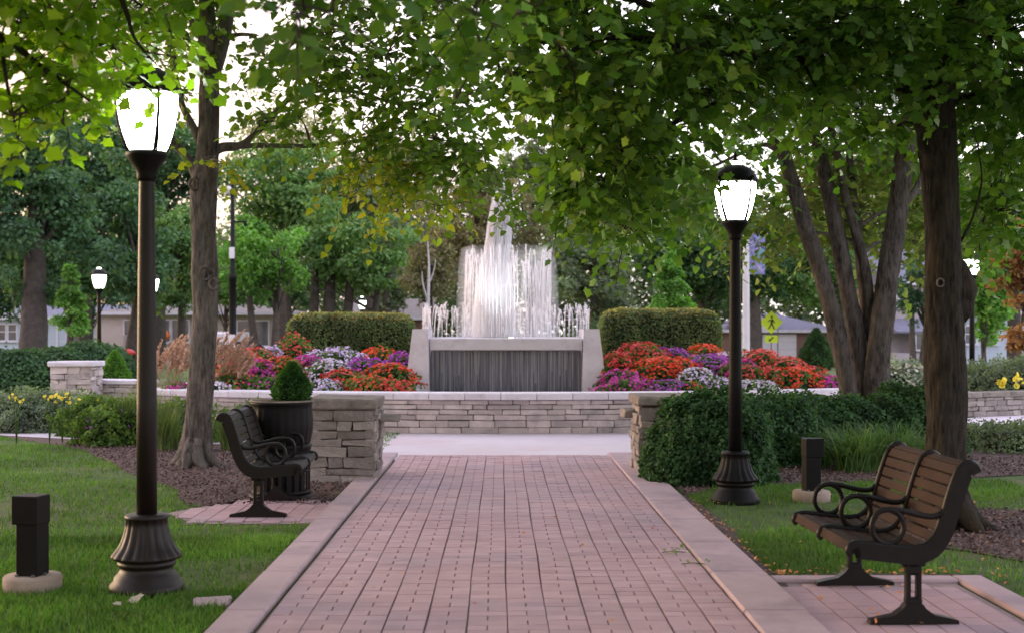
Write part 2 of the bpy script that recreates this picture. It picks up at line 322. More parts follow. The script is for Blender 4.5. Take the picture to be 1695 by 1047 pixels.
FLOWER = (np.array([[0, 0, 0], [.5, .1, .1], [.35, .45, .1], [0, .55, .1], [-.4, .4, .1], [-.5, 0, .1], [-.3, -.45, .1], [.1, -.55, .1], [.45, -.3, .1]]),
          np.array([[0, 1, 2, 3], [0, 3, 4, 5], [0, 5, 6, 7], [0, 7, 8, 1]]))
def rotm(n, tilt=1.0, face=None):
    """random frames; third axis = leaf normal. face: preferred normals (n,3) or None; tilt = randomness"""
    nrm = rng.normal(size=(n, 3))*tilt
    nrm += (np.array([0, 0, 1.0]) if face is None else face)
    nrm /= np.linalg.norm(nrm, axis=1, keepdims=True)
    a = rng.normal(size=(n, 3)); a -= (a*nrm).sum(1, keepdims=True)*nrm; a /= np.linalg.norm(a, axis=1, keepdims=True)
    b = np.cross(a, nrm); return np.stack([b, a, nrm], axis=1)    # rows
def scatter(name, pts, size, shape, mat, parent=None, tilt=.8, face=None, jit=.35, ydir=None):
    n = len(pts); Rm = rotm(n, tilt, face); S, Fc = shape
    if ydir is not None:
        y = ydir/np.linalg.norm(ydir, axis=1, keepdims=True); x = np.cross(y, Rm[:, 2]); x /= np.linalg.norm(x, axis=1, keepdims=True)+1e-9; Rm = np.stack([x, y, np.cross(x, y)], axis=1)
    s = (size*(1+rng.uniform(-jit, jit*.8, n)))[:, None, None] if np.isscalar(size) else size[:, None, None]
    V = np.einsum('vk,nkj->nvj', S, Rm)*s+np.asarray(pts)[:, None, :]
    Fi = Fc[None]+(np.arange(n)*len(S))[:, None, None]
    return npmesh(name, V.reshape(-1, 3), Fi.reshape(-1, Fc.shape[1]), Fc.shape[1], mat, parent)
def smooth_path(pts, k=6):
    pts = [Vector(p) for p in pts]; o = []; q = [2*pts[0]-pts[1]]+pts+[2*pts[-1]-pts[-2]]
    for i in range(1, len(q)-2):
        for j in range(k):
            t = j/k; a, b, c, d = q[i-1], q[i], q[i+1], q[i+2]
            o.append(.5*((2*b)+(c-a)*t+(2*a-5*b+4*c-d)*t*t+(-a+3*b-3*c+d)*t**3))
    o.append(pts[-1]); return o
def ipl(vals, n): return list(np.interp(np.linspace(0, 1, n), np.linspace(0, 1, len(vals)), vals))
def inpoly(x, y, poly):
    x = np.asarray(x); y = np.asarray(y); r = np.zeros(x.shape, bool); n = len(poly); j = n-1
    for i in range(n):
        xi, yi = poly[i][0], poly[i][1]; xj, yj = poly[j][0], poly[j][1]
        c = ((yi > y) != (yj > y)) & (x < (xj-xi)*(y-yi)/(yj-yi+1e-12)+xi); r ^= c; j = i
    return r
def sheet(name, poly, z, mat, thick=0, sub=0):
    m = MB(); n = len(poly)
    if thick: m.addm([(p[0], p[1], z) for p in poly]+[(p[0], p[1], z-thick) for p in poly], [tuple(range(n))]+[(i, n+i, n+(i+1) % n, (i+1) % n) for i in range(n)])
    else: m.addm([(p[0], p[1], z) for p in poly], [tuple(range(n))])
    o = m.build(name, mat); o['kind'] = 'structure'; return o
def ccw(poly):
    a = sum(poly[i][0]*poly[(i+1) % len(poly)][1]-poly[(i+1) % len(poly)][0]*poly[i][1] for i in range(len(poly))); return poly if a > 0 else poly[::-1]
def wobble(poly, amp=.08, step=.35, seed=0):
    o = []; n = len(poly)
    for i in range(n):
        a = Vector((poly[i][0], poly[i][1], 0)); b = Vector((poly[(i+1) % n][0], poly[(i+1) % n][1], 0)); L = (b-a).length; k = max(1, min(60, int(L/step)))
        for j in range(k):
            p = a+(b-a)*(j/k); o.append((p.x+amp*noise.noise(Vector((p.x*1.3, p.y*1.3, seed))), p.y+amp*noise.noise(Vector((p.x*1.3+9, p.y*1.3, seed+3)))))
    return o

# ------------------------------------------------------------------ ground
def make_ground():
    xs = np.concatenate([np.linspace(-400, -60, 12), np.linspace(-55, 55, 45), np.linspace(60, 400, 12)]); ys = np.concatenate([np.linspace(-40, 40, 30), np.linspace(42, 100, 40), np.linspace(110, 700, 18)])
    m = MB(); m.addm([(x, y, gz(x, y)) for y in ys for x in xs], [(j*len(xs)+i, j*len(xs)+i+1, (j+1)*len(xs)+i+1, (j+1)*len(xs)+i) for j in range(len(ys)-1) for i in range(len(xs)-1)])
    o = m.build('ground', 'grass_base'); o['kind'] = 'structure'
make_ground()
PX0, PX1 = -1.315, 1.385                                   # inner edges of the brick path
KW = .24; KR = .37
# brick path: full bricks laid across alternate with pairs of half bricks
def brick_path():
    m = MB(); w_ = (PX1-PX0)/12; d = .1175; y = 2.0; r = 0; g = .0035
    sheet('path_bed', ccw([(PX0-.02, 1.9), (PX1+.02, 1.9), (PX1+.02, 17.3), (PX0-.02, 17.3)]), .004, 'joint')
    def top(z, x0, x1, y0, y1):
        b = .0025; tx, ty = random.uniform(-.0012, .0012), random.uniform(-.0012, .0012)
        vs = [(x0+b, y0+b, z+tx), (x1-b, y0+b, z-tx), (x1-b, y1-b, z-tx+ty), (x0+b, y1-b, z+tx+ty), (x0, y0, z-.005), (x1, y0, z-.005), (x1, y1, z-.005), (x0, y1, z-.005), (x0, y0, .005), (x1, y0, .005), (x1, y1, .005), (x0, y1, .005)]
        fs = [(0, 1, 2, 3)]+[(4+i, 4+(i+1) % 4, (i+1) % 4, i) for i in range(4)]+[(8+i, 8+(i+1) % 4, 4+(i+1) % 4, 4+i) for i in range(4)]
        m.addm(vs, fs)
    while y < 17.15:
        for c in range(12):
            wob = .0025*math.sin(y*2.1+c)+.004*noise.noise(Vector((c*3.1, y*.8, 0))); x0 = PX0+c*w_+g+wob; x1 = x0+w_-2*g; z = .026+random.uniform(-.0022, .0022)+.004*noise.noise(Vector((c*.25, y*.5, 7)))
            gg = .0004
            if (r+c) % 2 == 0: top(z, x0, x1, y+gg, y+d-gg)
            else:
                xm = (x0+x1)/2; top(z, x0, xm-.0026, y+gg, y+d-gg); top(z+random.uniform(-.001, .001), xm+.0026, x1, y+gg, y+d-gg)
        y += d; r += 1
    o = m.build('brick_path', 'brick'); o['kind'] = 'structure'
brick_path()
for sx, xa in ((-1, PX0-.035-KW), (1, PX1+.012)):
    m = MB(); y = 1.5; kw = KW if sx < 0 else KR
    while y < 16.6: L = 1.22; m.box((xa+kw/2, y+L/2, random.uniform(-.002, .002)), (kw, L-.010, .085), bev=.012); y += L
    o = m.build('kerb', 'kerb'); o['kind'] = 'structure'
# plaza ring round the fountain
CC = (0.0, 33.6); RW = 12.7
def arc(r, a0, a1, n, c=CC): return [(c[0]+r*math.sin(R(a0+(a1-a0)*i/n)), c[1]-r*math.cos(R(a0+(a1-a0)*i/n))) for i in range(n+1)]
m = MB(); a_in = arc(RW-.2, -120, 120, 80); a_out = arc(15.15, -120, 120, 80)
m.addm([(x, y, .008) for x, y in a_in+a_out], [(i, 81+i, 82+i, i+1) for i in range(80)])
o = m.build('plaza', 'plaza'); o['kind'] = 'structure'
sheet('apron', ccw([(PX0-KW-.4, 16.6), (PX1+KR+.4, 16.6), (2.9, 18.9), (-2.9, 18.9)]), .014, 'plaza')
sheet('road', ccw([(-60, 36), (-14.6, 36), (-13.5, 41), (-14.5, 45.5), (-60, 46)]), .012, 'road')
# mulch beds
mul_l = wobble(ccw([G(-60, 712), G(60, 700), G(625, 735), (PX0-KW-.03, 15.9), (PX0-KW-.03, 12.35), (-2.9, 12.35), (-3.2, 13.0), G(300, 812), G(210, 780), G(130, 742)]), .12)
mul_r = wobble(ccw([(PX1+KR+.03, 15.9), G(1720, 735), G(1720, 786), G(1480, 796), G(1300, 803), G(1180, 806), (PX1+KR+.03, 13.1)]), .12, seed=5)
mul_t = wobble(ccw([(3.0, 11.35), (3.4, 12.1), (4.4, 12.1), (5.4, 11.6), (5.6, 9.9), (4.5, 9.3), (3.7, 9.35), (3.1, 10.2)]), .15, seed=9)
mulch = []
for k, pl in enumerate((mul_l, mul_r, mul_t)):
    sheet('mulch_bed', pl, .006+.002*k, 'mulch')
padr = ccw([(PX1+KR+.015, 5.0), (2.95, 5.0), (2.95, 8.55), (PX1+KR+.015, 8.55)]); padl = ccw([(PX0-KW-.05, 11.2), (PX0-KW-.05, 12.75), (-2.55, 12.75), (-3.0, 11.85), (-2.6, 11.2)])
def brick_pad(poly, z0):
    sheet('brick_pad_bed', poly, z0-.012, 'joint'); m = MB(); xs = [p[0] for p in poly]; ys = [p[1] for p in poly]; x = min(xs); i = 0
    while x < max(xs):
        y = min(ys)+(.1 if i % 2 else 0)
        while y < max(ys):
            if inpoly([x+.08], [y+.08], poly)[0] and inpoly([x+.02], [y+.19], poly)[0]: m.box((x+.08, y+.1, z0+random.uniform(-.002, .002)-.014), (.205-.05, .2-.004, .03), bev=.004)
            y += .2
        x += .16; i += 1
    o = m.build('brick_pad', 'brick'); o['kind'] = 'structure'
brick_pad(padr, .018); brick_pad(padl, .018)
m = MB(); m.box((2.375, 8.66, .0), (1.20, .16, .06), bev=.012); m.box((3.08, 7.2, .0), (.20, 3.1, .058), bev=.012)
o = m.build('pad_border', 'kerb'); o['kind'] = 'structure'

dirt = wobble(ccw([(PX1+KR-.02, 6.2), (PX1+KR+.10, 6.2), (PX1+KR+.10, 8.6), (PX1+KR+.07, 9.4), (PX1+KR+.13, 11), (PX1+KR+.10, 13.2), (PX1+KR-.02, 13.2)]), .05, .2, seed=13)
sheet('dirt_edge', dirt, .011, 'mulch'); dirt2 = wobble(ccw([(1.8, 8.70), (3.2, 8.70), (3.24, 8.84), (2.5, 8.88), (1.8, 8.86)]), .04, .2, seed=15)
sheet('dirt_edge', dirt2, .0135, 'mulch')
# grass blades, mulch chips, litter
excl = [mul_l, mul_r, mul_t, padr, padl, dirt, dirt2]
def field(x0, x1, y0, y1, n):
    x = rng.uniform(x0, x1, n); y = rng.uniform(y0, y1, n); k = np.ones(n, bool)
    for p in excl: k &= ~inpoly(x, y, p)
    k &= (x < PX0-KW-.05-.03*np.sin(y*9)) | (x > PX1+KR+.03+.03*np.sin(y*7)); k &= ~((np.abs(x-2.3) < .9) & (y < 8.75) & (y > 4.9)) ; k &= ~((np.abs(x-3.08) < .11) & (y < 8.75))
    wear = np.array([noise.noise(Vector((a*.7, b*.7, 2))) for a, b in zip(x, y)]); k &= (rng.uniform(0, 1, n) > np.clip(wear*2.4, 0, .85))
    return x[k], y[k]
gx, gy = [], []
for a in ((-4.4, -1.5, 6.6, 10.5, 46000), (-8.6, -1.5, 10.5, 21.2, 60000), (1.6, 4.9, 6.6, 10.5, 40000), (1.6, 5.5, 10.5, 14.5, 22000)):
    x, y = field(*a); gx.append(x); gy.append(y)
gx = np.concatenate(gx); gy = np.concatenate(gy); n = len(gx)
hh = rng.uniform(.025, .055, n); wd = rng.uniform(.004, .007, n); th = rng.uniform(0, math.pi, n); ln = rng.normal(0, .018, (n, 2))
b0 = np.stack([gx-wd*np.cos(th), gy-wd*np.sin(th), np.zeros(n)], 1); b1 = np.stack([gx+wd*np.cos(th), gy+wd*np.sin(th), np.zeros(n)], 1); b2 = np.stack([gx+ln[:, 0], gy+ln[:, 1], hh], 1)
o = npmesh('grass', np.stack([b0, b1, b2], 1).reshape(-1, 3), np.arange(3*n).reshape(-1, 3), 3, 'blade'); tag(o, 'short green lawn grass on both sides of the brick path', 'grass', kind='stuff')
def inside(poly, n, x0, x1, y0, y1):
    x = rng.uniform(x0, x1, n); y = rng.uniform(y0, y1, n); k = inpoly(x, y, poly); return np.stack([x[k], y[k], np.full(k.sum(), .012)], 1)
pts = np.concatenate([inside(mul_l, 26000, -7, -1.6, 12, 19), inside(mul_r, 14000, 1.6, 7, 12.8, 17), inside(mul_t, 9000, 2.9, 5.8, 9, 12.3)])
o = scatter('mulch_chips', pts+[0, 0, .008], .035, OVAL, 'chip', tilt=.5); tag(o, 'brown shredded bark mulch covering the planting beds', 'mulch', kind='stuff')
lp = []
for _ in range(230):
    t = random.random()
    if t < .35: y = random.uniform(8.8, 12.8); lp.append((PX1+KR+abs(random.gauss(.05, .07)), y, .03))
    elif t < .62: lp.append((random.uniform(1.75, 3.1), 8.8+abs(random.gauss(0, .08)), .03))
    elif t < .82: lp.append((3.25+abs(random.gauss(0, .12)), random.uniform(6.6, 9.0), .03))
    elif t < .9: p = G(random.uniform(1270, 1600), random.uniform(960, 1047)); lp.append((p.x, p.y, .036))
    else: lp.append((random.uniform(1.8, 4.5), random.uniform(8.8, 13.5), .04))
for _ in range(26): lp.append((random.uniform(PX0, PX1), random.uniform(7, 17), .034))
o = scatter('fallen_leaves', np.array(lp), .034, OVAL, 'leaf_litter', tilt=.5); tag(o, 'small orange fallen leaves mostly along the right kerb and bench pad', 'leaves', kind='stuff')
for (px, py, lab) in ((190, 1010, 'lone pale fallen leaf lying in grass in front of the left lamp base'), (225, 998, 'curled tan fallen leaf lying nearest the left lamp base')):
    p = G(px, py); m = scatter('fallen_leaf', np.array([[p.x, p.y, .05]]), .08, MAPLEF, 'leaf_pale', tilt=.3); tag(m, lab, 'leaf')
def twig(px, py, lab, n=14):
    p = G(px, py); r = empty('fallen_twig', (p.x, p.y, .03), lab, 'twig'); m = MB(); m.tube([(-.07, 0, .006), (0, .01, .012), (.09, -.01, .008)], .003, 5); m.build('stem', 'bark_far', r)
    q = rng.normal(0, 1, (n, 3))*[.06, .03, .008]+[.03, 0, .02]; scatter('leaf_spray', q, .03, OVAL, 'maple', r, tilt=.5)['kind'] = 'stuff'
twig(1112, 921, 'small fallen twig with green leaves on the bricks near the right kerb', 22); twig(1145, 941, 'tiny leafy twig lying on the right kerb joint', 8)
m = MB(); p = G(350, 1000); m.box((p.x, p.y, .0), (.22, .16, .07), rz=.1, bev=.012, jit=.01); m.build('paving_stone', 'kerb'); tag(bpy.data.objects['paving_stone'], 'flat pale stone slab in the grass beside the left lamp base', 'stone')

# ------------------------------------------------------------------ stone walls
def cols_of(L, lo, hi):
    o = []; x = 0
    while x < L-lo*.5:
        w_ = random.uniform(lo, hi)
        if L-(x+w_) < lo: w_ = L-x
        o.append((x, w_)); x += w_
    return o
def stone_face(m, L, Hh, put, lo=.16, hi=.42, ch=(.07, .13), dep=.1, jit=.006, g=.008):
    """put(u, z, du, dz): place a stone centred at u along the wall"""
    z = 0
    while z < Hh-.03:
        h_ = random.uniform(*ch)
        if Hh-(z+h_) < ch[0]*.8: h_ = Hh-z
        off = random.uniform(0, lo)
        for (u, du) in cols_of(L, lo, hi): put(u+du/2, z+h_/2, du-g, h_-g)
        z += h_
def pillar(name, x0, y0, wx, wy, h, label, mat='stone_grey', capm='coping', group=None, capo=.03, caph=.11):
    r = empty(name, (x0+wx/2, y0+wy/2, 0), label, 'pillar', group)
    m = MB(); m.box((0, 0, (h-.02)/2), (wx-.06, wy-.06, h-.02)); m.build('mortar_core', 'mortar', r)
    m = MB(); jj = .012
    stone_face(m, wx, h-caph, lambda u, z, du, dz: m.box((-wx/2+u, -wy/2+.05+random.uniform(-.014, .014), z), (du, .11, dz), bev=.007, jit=jj))
    stone_face(m, wx, h-caph, lambda u, z, du, dz: m.box((-wx/2+u, wy/2-.05+random.uniform(-.014, .014), z), (du, .11, dz), bev=.007, jit=jj))
    for sx in (-1, 1): stone_face(m, wy-.02, h-caph, lambda u, z, du, dz: m.box((sx*(wx/2-.045)+random.uniform(-.02, .02), -wy/2+.01+u, z), (.11, du, dz), bev=.007, jit=jj))
    m.build('stonework', mat, r)
    m = MB(); nx = max(1, round(wy/.7))
    for i in range(nx): m.box((0, -wy/2+wy*(i+.5)/nx, h-caph/2+.005), (wx+2*capo, wy/nx-.008+(2*capo if nx == 1 else 0), caph), bev=.018, jit=.01)
    m.build('coping', capm, r); return r
random.seed(21)
pl_ = pillar('stone_pillar', -2.06, 14.25, .69, .95, .90, 'square grey dry-stone pillar at the left end of the path, behind the bench')
m = MB(); m.box((.42, .25, .66), (.26, .30, .08), rz=.3, bev=.015, jit=.02); m.build('projecting_stone', 'stone_grey', pl_)
pr_ = pillar('stone_pillar', 1.555, 14.75, .64, 1.0, .90, 'stone pillar at the right end of the path, half hidden by a bush')
m = MB(); m.box((-.36, .2, .68), (.2, .26, .09), rz=.1, bev=.015, jit=.02); m.build('projecting_stone', 'stone_grey', pr_)
random.seed(33)
# curved planter wall
WH = .54; CH = .11; A0 = 28.2
wall = empty('planter_wall', (CC[0], CC[1], 0), 'long curved planter wall of pale stone blocks below the fountain', 'wall')
m = MB(); L = RW*R(2*A0); n = 60
aa = [(R(-A0+2*A0*i/n)) for i in range(n+1)]
def rp(r, a, z): return (r*math.sin(a), -r*math.cos(a), z)
vs = []; 
for a in aa: vs += [rp(RW-.06, a, 0), rp(RW-.06, a, WH), rp(RW-.45, a, WH), rp(RW-.45, a, 0)]
fs = []
for i in range(n):
    for k in range(4): fs.append((4*i+k, 4*i+(k+1) % 4, 4*i+4+(k+1) % 4, 4*i+4+k))
fs += [(0, 3, 2, 1), (4*n, 4*n+1, 4*n+2, 4*n+3)]
m.addm(vs, fs); m.build('mortar_core', 'mortar', wall)
m = MB()
def putr(u, z, du, dz):
    a = (u-L/2)/RW; r = RW-.05+random.uniform(-.010, .010); m.box(rp(r, a, z), (du*.997, .10, dz), rz=a, bev=.009, jit=.006)
stone_face(m, L, WH, putr, .22, .62, (.075, .125))
m.build('stonework', 'stone', wall)
m = MB(); k = 22
for i in range(k):
    b0 = R(-A0+2*A0*i/k)+.0004; b1 = R(-A0+2*A0*(i+1)/k)-.0004; S = 5; vs = []; prof = [(RW+.05, WH+.002), (RW+.06, WH+.015), (RW+.06, WH+CH-.02), (RW+.045, WH+CH), (RW-.42, WH+CH), (RW-.42, WH+.002)]
    for s_ in range(S):
        a = b0+(b1-b0)*s_/(S-1); vs += [rp(r, a, z) for r, z in prof]
    q = len(prof); fs = [(s_*q+j, s_*q+(j+1) % q, (s_+1)*q+(j+1) % q, (s_+1)*q+j) for s_ in range(S-1) for j in range(q)]+[tuple(range(q))[::-1], tuple((S-1)*q+j for j in range(q))]
    m.addm(vs, fs)
m.build('cap', 'capstone', wall)
for sx in (-1, 1):                                           # returns running back from both ends
    m = MB(); a = R(A0); x = sx*RW*math.sin(a); y = -RW*math.cos(a)
    m.box((x-sx*.2, y+3.2, (WH+CH)/2), (.42, 6.4, WH+CH-.004), bev=.02); m.build('side_wall', 'stone', wall)
pb = [(x, y) for x, y in arc(RW-.4, -A0+.3, A0-.3, 30)]; pb += [(pb[-1][0], 28.6), (pb[0][0], 28.6)]
sheet('planter_soil', ccw(pb), .50, 'soil', thick=.49)
# low garden wall and pillar far left, low wall right
random.seed(5)
def lowwall(name, pA, pB, h, label, mat='stone', capm='capstone', th=.35):
    A = Vector((pA[0], pA[1], 0)); B = Vector((pB[0], pB[1], 0)); d = (B-A); L_ = d.length; rz = math.atan2(d.y, d.x)
    r = empty(name, A, label, 'wall', rz=rz); m = MB(); m.box((L_/2, th/2, (h-.1)/2), (L_-.05, th-.08, h-.1)); m.build('mortar_core', 'mortar', r)
    m = MB(); stone_face(m, L_, h-.1, lambda u, z, du, dz: m.box((u, .04+random.uniform(-.012, .012), z), (du, .1, dz), bev=.012, jit=.008)); m.build('stonework', mat, r)
    m = MB()
    for (u, du) in cols_of(L_, .6, .8): m.box((u+du/2, th/2, h-.05), (du-.012, th+.08, .1), bev=.015, jit=.006)
    m.build('cap', capm, r); return r
lowwall('garden_wall', (-8.9, 28.0), (-5.9, 27.2), .60, 'low pale stone garden wall between the far left pillar and the curved planter')
pillar('stone_pillar', -9.2, 27.0, .82, .82, 1.0, 'pale squat stone pillar with overhanging cap at far left', 'stone', 'capstone', capo=.05)
lowwall('garden_wall', (7.9, 24.4), (12.5, 26.6), .47, 'low rough stone wall at the right edge behind the big trunk', 'stone_grey', 'coping')
lowwall('garden_wall', (6.2, 25.2), (8.4, 25.2), .45, 'short tan stone wall below the white flowers', 'stone_grey', 'pad')

# ------------------------------------------------------------------ street lamps
def make_lamp(label, mat='bronze', far=False, h=3.3, group='globe street lamps round the park'):
    r = empty('street_lamp', (0, 0, 0), label, 'lamp', group); n = 32 if not far else 16
    fl = lambda a, z: (1-.035*(.5-.5*math.cos(a*16))**3*2) if .215 < z < .46 else 1
    prof = [(.232, -.03), (.232, .035), (.226, .055), (.205, .075), (.200, .10), (.175, .125), (.163, .15), (.163, .165), (.180, .175), (.180, .19), (.168, .20), (.205, .212), (.222, .226), (.214, .24), (.19, .27), (.17, .30), (.155, .335), (.142, .375), (.133, .415), (.127, .455), (.134, .462), (.136, .482), (.125, .49), (.066, .494)]
    MB().lathe(prof, n=96 if not far else 24, flute=None if far else fl).build('base', mat, r)
    MB().lathe([(.064, .49), (.062, 1.2), (.055, 2.0), (.048, h-.72), (.048, h-.70)], n=n).build('pole', mat, r)
    z0 = h-.70
    MB().lathe([(.052, z0-.02), (.062, z0), (.062, z0+.02), (.068, z0+.05), (.10, z0+.10), (.128, z0+.135), (.130, z0+.16), (.118, z0+.17)], n=n).build('fitter', 'black', r)
    g0 = z0+.165; gh = .37
    gp = [(.112, 0), (.128, .03), (.150, .09), (.170, .16), (.186, .24), (.193, .31), (.192, .36)]
    MB().lathe([(a, g0+b) for a, b in gp], n=n).build('globe', 'globe_far' if far else 'globe', r)
    m = MB(); n_r = 4
    for k in range(n_r):
        a = math.pi*2*k/n_r+.62; pp = [((q+.010)*math.cos(a), (q+.010)*math.sin(a), g0+z) for q, z in gp]; m.tube(pp, .010, 6)
        pp = [((q+.010)*math.cos(a+.14*(1-z/.22)), (q+.010)*math.sin(a+.14*(1-z/.22)), g0+z) for q, z in gp[:5] if z < .2]; m.tube(pp, .006, 5)
    m.build('cage', 'black', r)
    zc = g0+gh-.01
    m = MB().lathe([(.20, zc), (.218, zc+.005), (.218, zc+.035), (.205, zc+.05), (.195, zc+.075), (.165, zc+.115), (.125, zc+.145), (.095, zc+.155), (.09, zc+.165)], n=n)
    for k in range(4):
        a = math.pi*2*k/4+.62; m.box((.225*math.cos(a), .225*math.sin(a), zc+.03), (.03, .02, .05), rz=a, bev=.004)
    m.build('cap', 'black', r)
    MB().lathe([(.062, zc+.166), (.066, zc+.185), (.05, zc+.205)], n=n).build('top_light', 'globe_far', r)
    MB().lathe([(.05, zc+.206), (.045, zc+.216), (.018, zc+.23), (.014, zc+.25), (.022, zc+.262), (.012, zc+.28), (.004, zc+.31)], n=16).build('finial', 'black', r)
    return r
def copy_tree(o, parent=None):
    c = o.copy(); col.objects.link(c); c.parent = parent
    for ch in [q for q in bpy.data.objects if q.parent == o]: copy_tree(ch, c)
    return c
l = make_lamp('large dark bronze street lamp in the left lawn, glowing globe half behind maple leaves'); p = G(243, 990); l.location = (p.x*(p.y+.22)/p.y, p.y+.22, 0)
l2 = make_lamp('black street lamp with fluted base standing in front of the right bush', 'black', h=3.22); p = G(1217, 836); l2.location = (p.x*(p.y+.22)/p.y, p.y+.22, 0)
l3 = make_lamp('distant lit street lamp on the raised bed just right of the big right trunk', 'black', True, 3.3); p = P(1609, 545, 31.5); l3.location = (p.x, p.y, .18)
MB().lathe([(.34, -.2), (.34, 0), (.3, 0)], n=20).build('plinth', 'black', l3)
for (px, Y, lab, z) in ((164, 36, 'distant lit street lamp above the far left hedge', 0), (252, 39, 'distant lit street lamp mostly hidden behind the left lamp post', 0), (599, 60, 'small distant lit lamp showing above the left clipped hedge', -.0)):
    c = copy_tree(l3); p = P(px, 545, Y); c.location = (p.x, p.y, gz(p.x, p.y)+z); c['label'] = lab
# tall pole with camera
p = P(385, 545, 40); r = empty('camera_pole', (p.x, p.y, 0), 'tall dark pole with a small white light and camera arm left of the flower bed', 'pole')
MB().lathe([(.16, 0), (.16, .25), (.115, .3), (.11, 2.2), (.11, 3.15), (.13, 3.17), (.13, 3.27), (.075, 3.32), (.06, 6.1), (.02, 6.12)], n=16).build('pole', 'black', r)
MB().lathe([(.02, -.13), (.10, -.10), (.13, 0), (.10, .10), (.02, .13)], (-.12, 0, 5.85), 14).build('light_dome', 'white', r)
m = MB(); m.box((.22, 0, 4.9), (.42, .05, .05)); m.tube([(.35, 0, 4.9), (.42, -.04, 4.78)], .05, 8); m.build('camera_arm', 'black', r)
m = MB(); m.box((0, -.11, 3.95), (.16, .06, .34), bev=.01); m.build('junction_box', 'white', r)
m = MB(); m.box((-.05, -.14, 1.3), (.3, .04, .4), bev=.01); m.build('notice_plate', 'white', r)
# white pole with banner
p = P(1235, 545, 44); r = empty('banner_pole', (p.x, p.y, 0), 'tall pale pole with a blue patterned banner behind the right street lamp', 'pole')
MB().lathe([(.16, 0), (.13, .5), (.115, 3), (.09, 7.0), (.04, 7.05)], n=18).build('pole', 'pole_white', r)
m = MB(); m.box((.32, 0, 4.15), (.62, .03, 1.35)); m.build('banner', 'banner', r)
m = MB(); m.box((.3, 0, 4.85), (.66, .05, .04)); m.box((.3, 0, 3.45), (.66, .05, .04)); m.build('bracket', 'black', r)
# crossing sign
p = P(1277, 545, 64); zg = gz(p.x, p.y)
r = empty('crossing_sign', (p.x, p.y, zg), 'lime yellow diamond pedestrian crossing sign with arrow plaque in front of the garage', 'sign')
zc = 1.65-(533-545)/F*64-zg; hd = .56
m = MB(); m.prism([(-hd, 0), (0, -hd), (hd, 0), (0, hd)], lambda s_, x, z: (x, s_*.02, zc+z)); m.build('panel', 'yellow', r)
def poly_plate(name, outline, mat, par, sc_=1, c=(0, 0), y=-.006):
    m = MB(); m.prism(outline, lambda s_, x, z: (c[0]+x*sc_, y+s_*.004, c[1]+z*sc_)); return m.build(name, mat, par)
walker = [(-.02, .10), (.05, .14), (.09, .10), (.12, .01), (.18, -.03), (.17, -.06), (.09, -.03), (.07, .02), (.055, -.08), (.10, -.20), (.17, -.36), (.12, -.38), (.05, -.24), (.0, -.13), (-.05, -.25), (-.14, -.38), (-.18, -.35), (-.10, -.23), (-.045, -.08), (-.035, .02), (-.08, .05), (-.14, -.02), (-.17, .0), (-.10, .10)]
poly_plate('walking_figure', walker, 'signblack', r, 1.0, (0, zc+.03))
poly_plate('figure_head', [(.055*math.cos(a*math.pi/5), .055*math.sin(a*math.pi/5)) for a in range(10)], 'signblack', r, 1, (.01, zc+.24))
m = MB(); m.box((0, .01, zc-.80), (.62, .02, .34)); m.build('plaque', 'yellow', r)
poly_plate('arrow', [(-.13, -.11), (-.13, .02), (-.09, -.02), (.07, .11), (.12, .06), (-.04, -.07), (0, -.11)], 'signblack', r, 1, (0, zc-.80), -.003)
m = MB(); m.box((0, .05, zc/2), (.05, .04, zc)); m.build('post', 'steel', r)
m = MB(); m.box((.32, .06, (zc-.35)/2), (.05, .05, zc-.35)); m.build('side_post', 'steel', r)

# ------------------------------------------------------------------ bollards
def bollard(px, py, label, sgn, capm='pad', rz=0.0):
    p = G(px, py); r = empty('path_light', (p.x*(p.y+.18)/p.y, p.y+.18, 0), label, 'bollard light', 'low square bollard lights in the lawn', rz)
    m = MB().lathe([(.178, -.05), (.180, .085), (.172, .10), (.06, .102)], n=36); m.build('concrete_foot', capm, r)
    m = MB(); m.box((0, 0, .33), (.145, .145, .46), bev=.004); m.build('post', 'black', r)
    m = MB(); m.box((sgn*.012, 0, .515), (.178, .16, .18), bev=.005); m.build('light_head', 'black', r)
    m = MB(); 
    for a in (-1, 1): m.box((a*.055, -.085, .108), (.02, .02, .014)); m.box((a*.085, 0, .108), (.02, .02, .014))
    m.build('bolt', 'steel', r); return r
bollard(54, 986, 'black square bollard light on a round concrete foot at lower left', -1, rz=-.22)
bollard(1343, 832, 'black square bollard light on a concrete foot beside the right bench', 1, rz=.1)

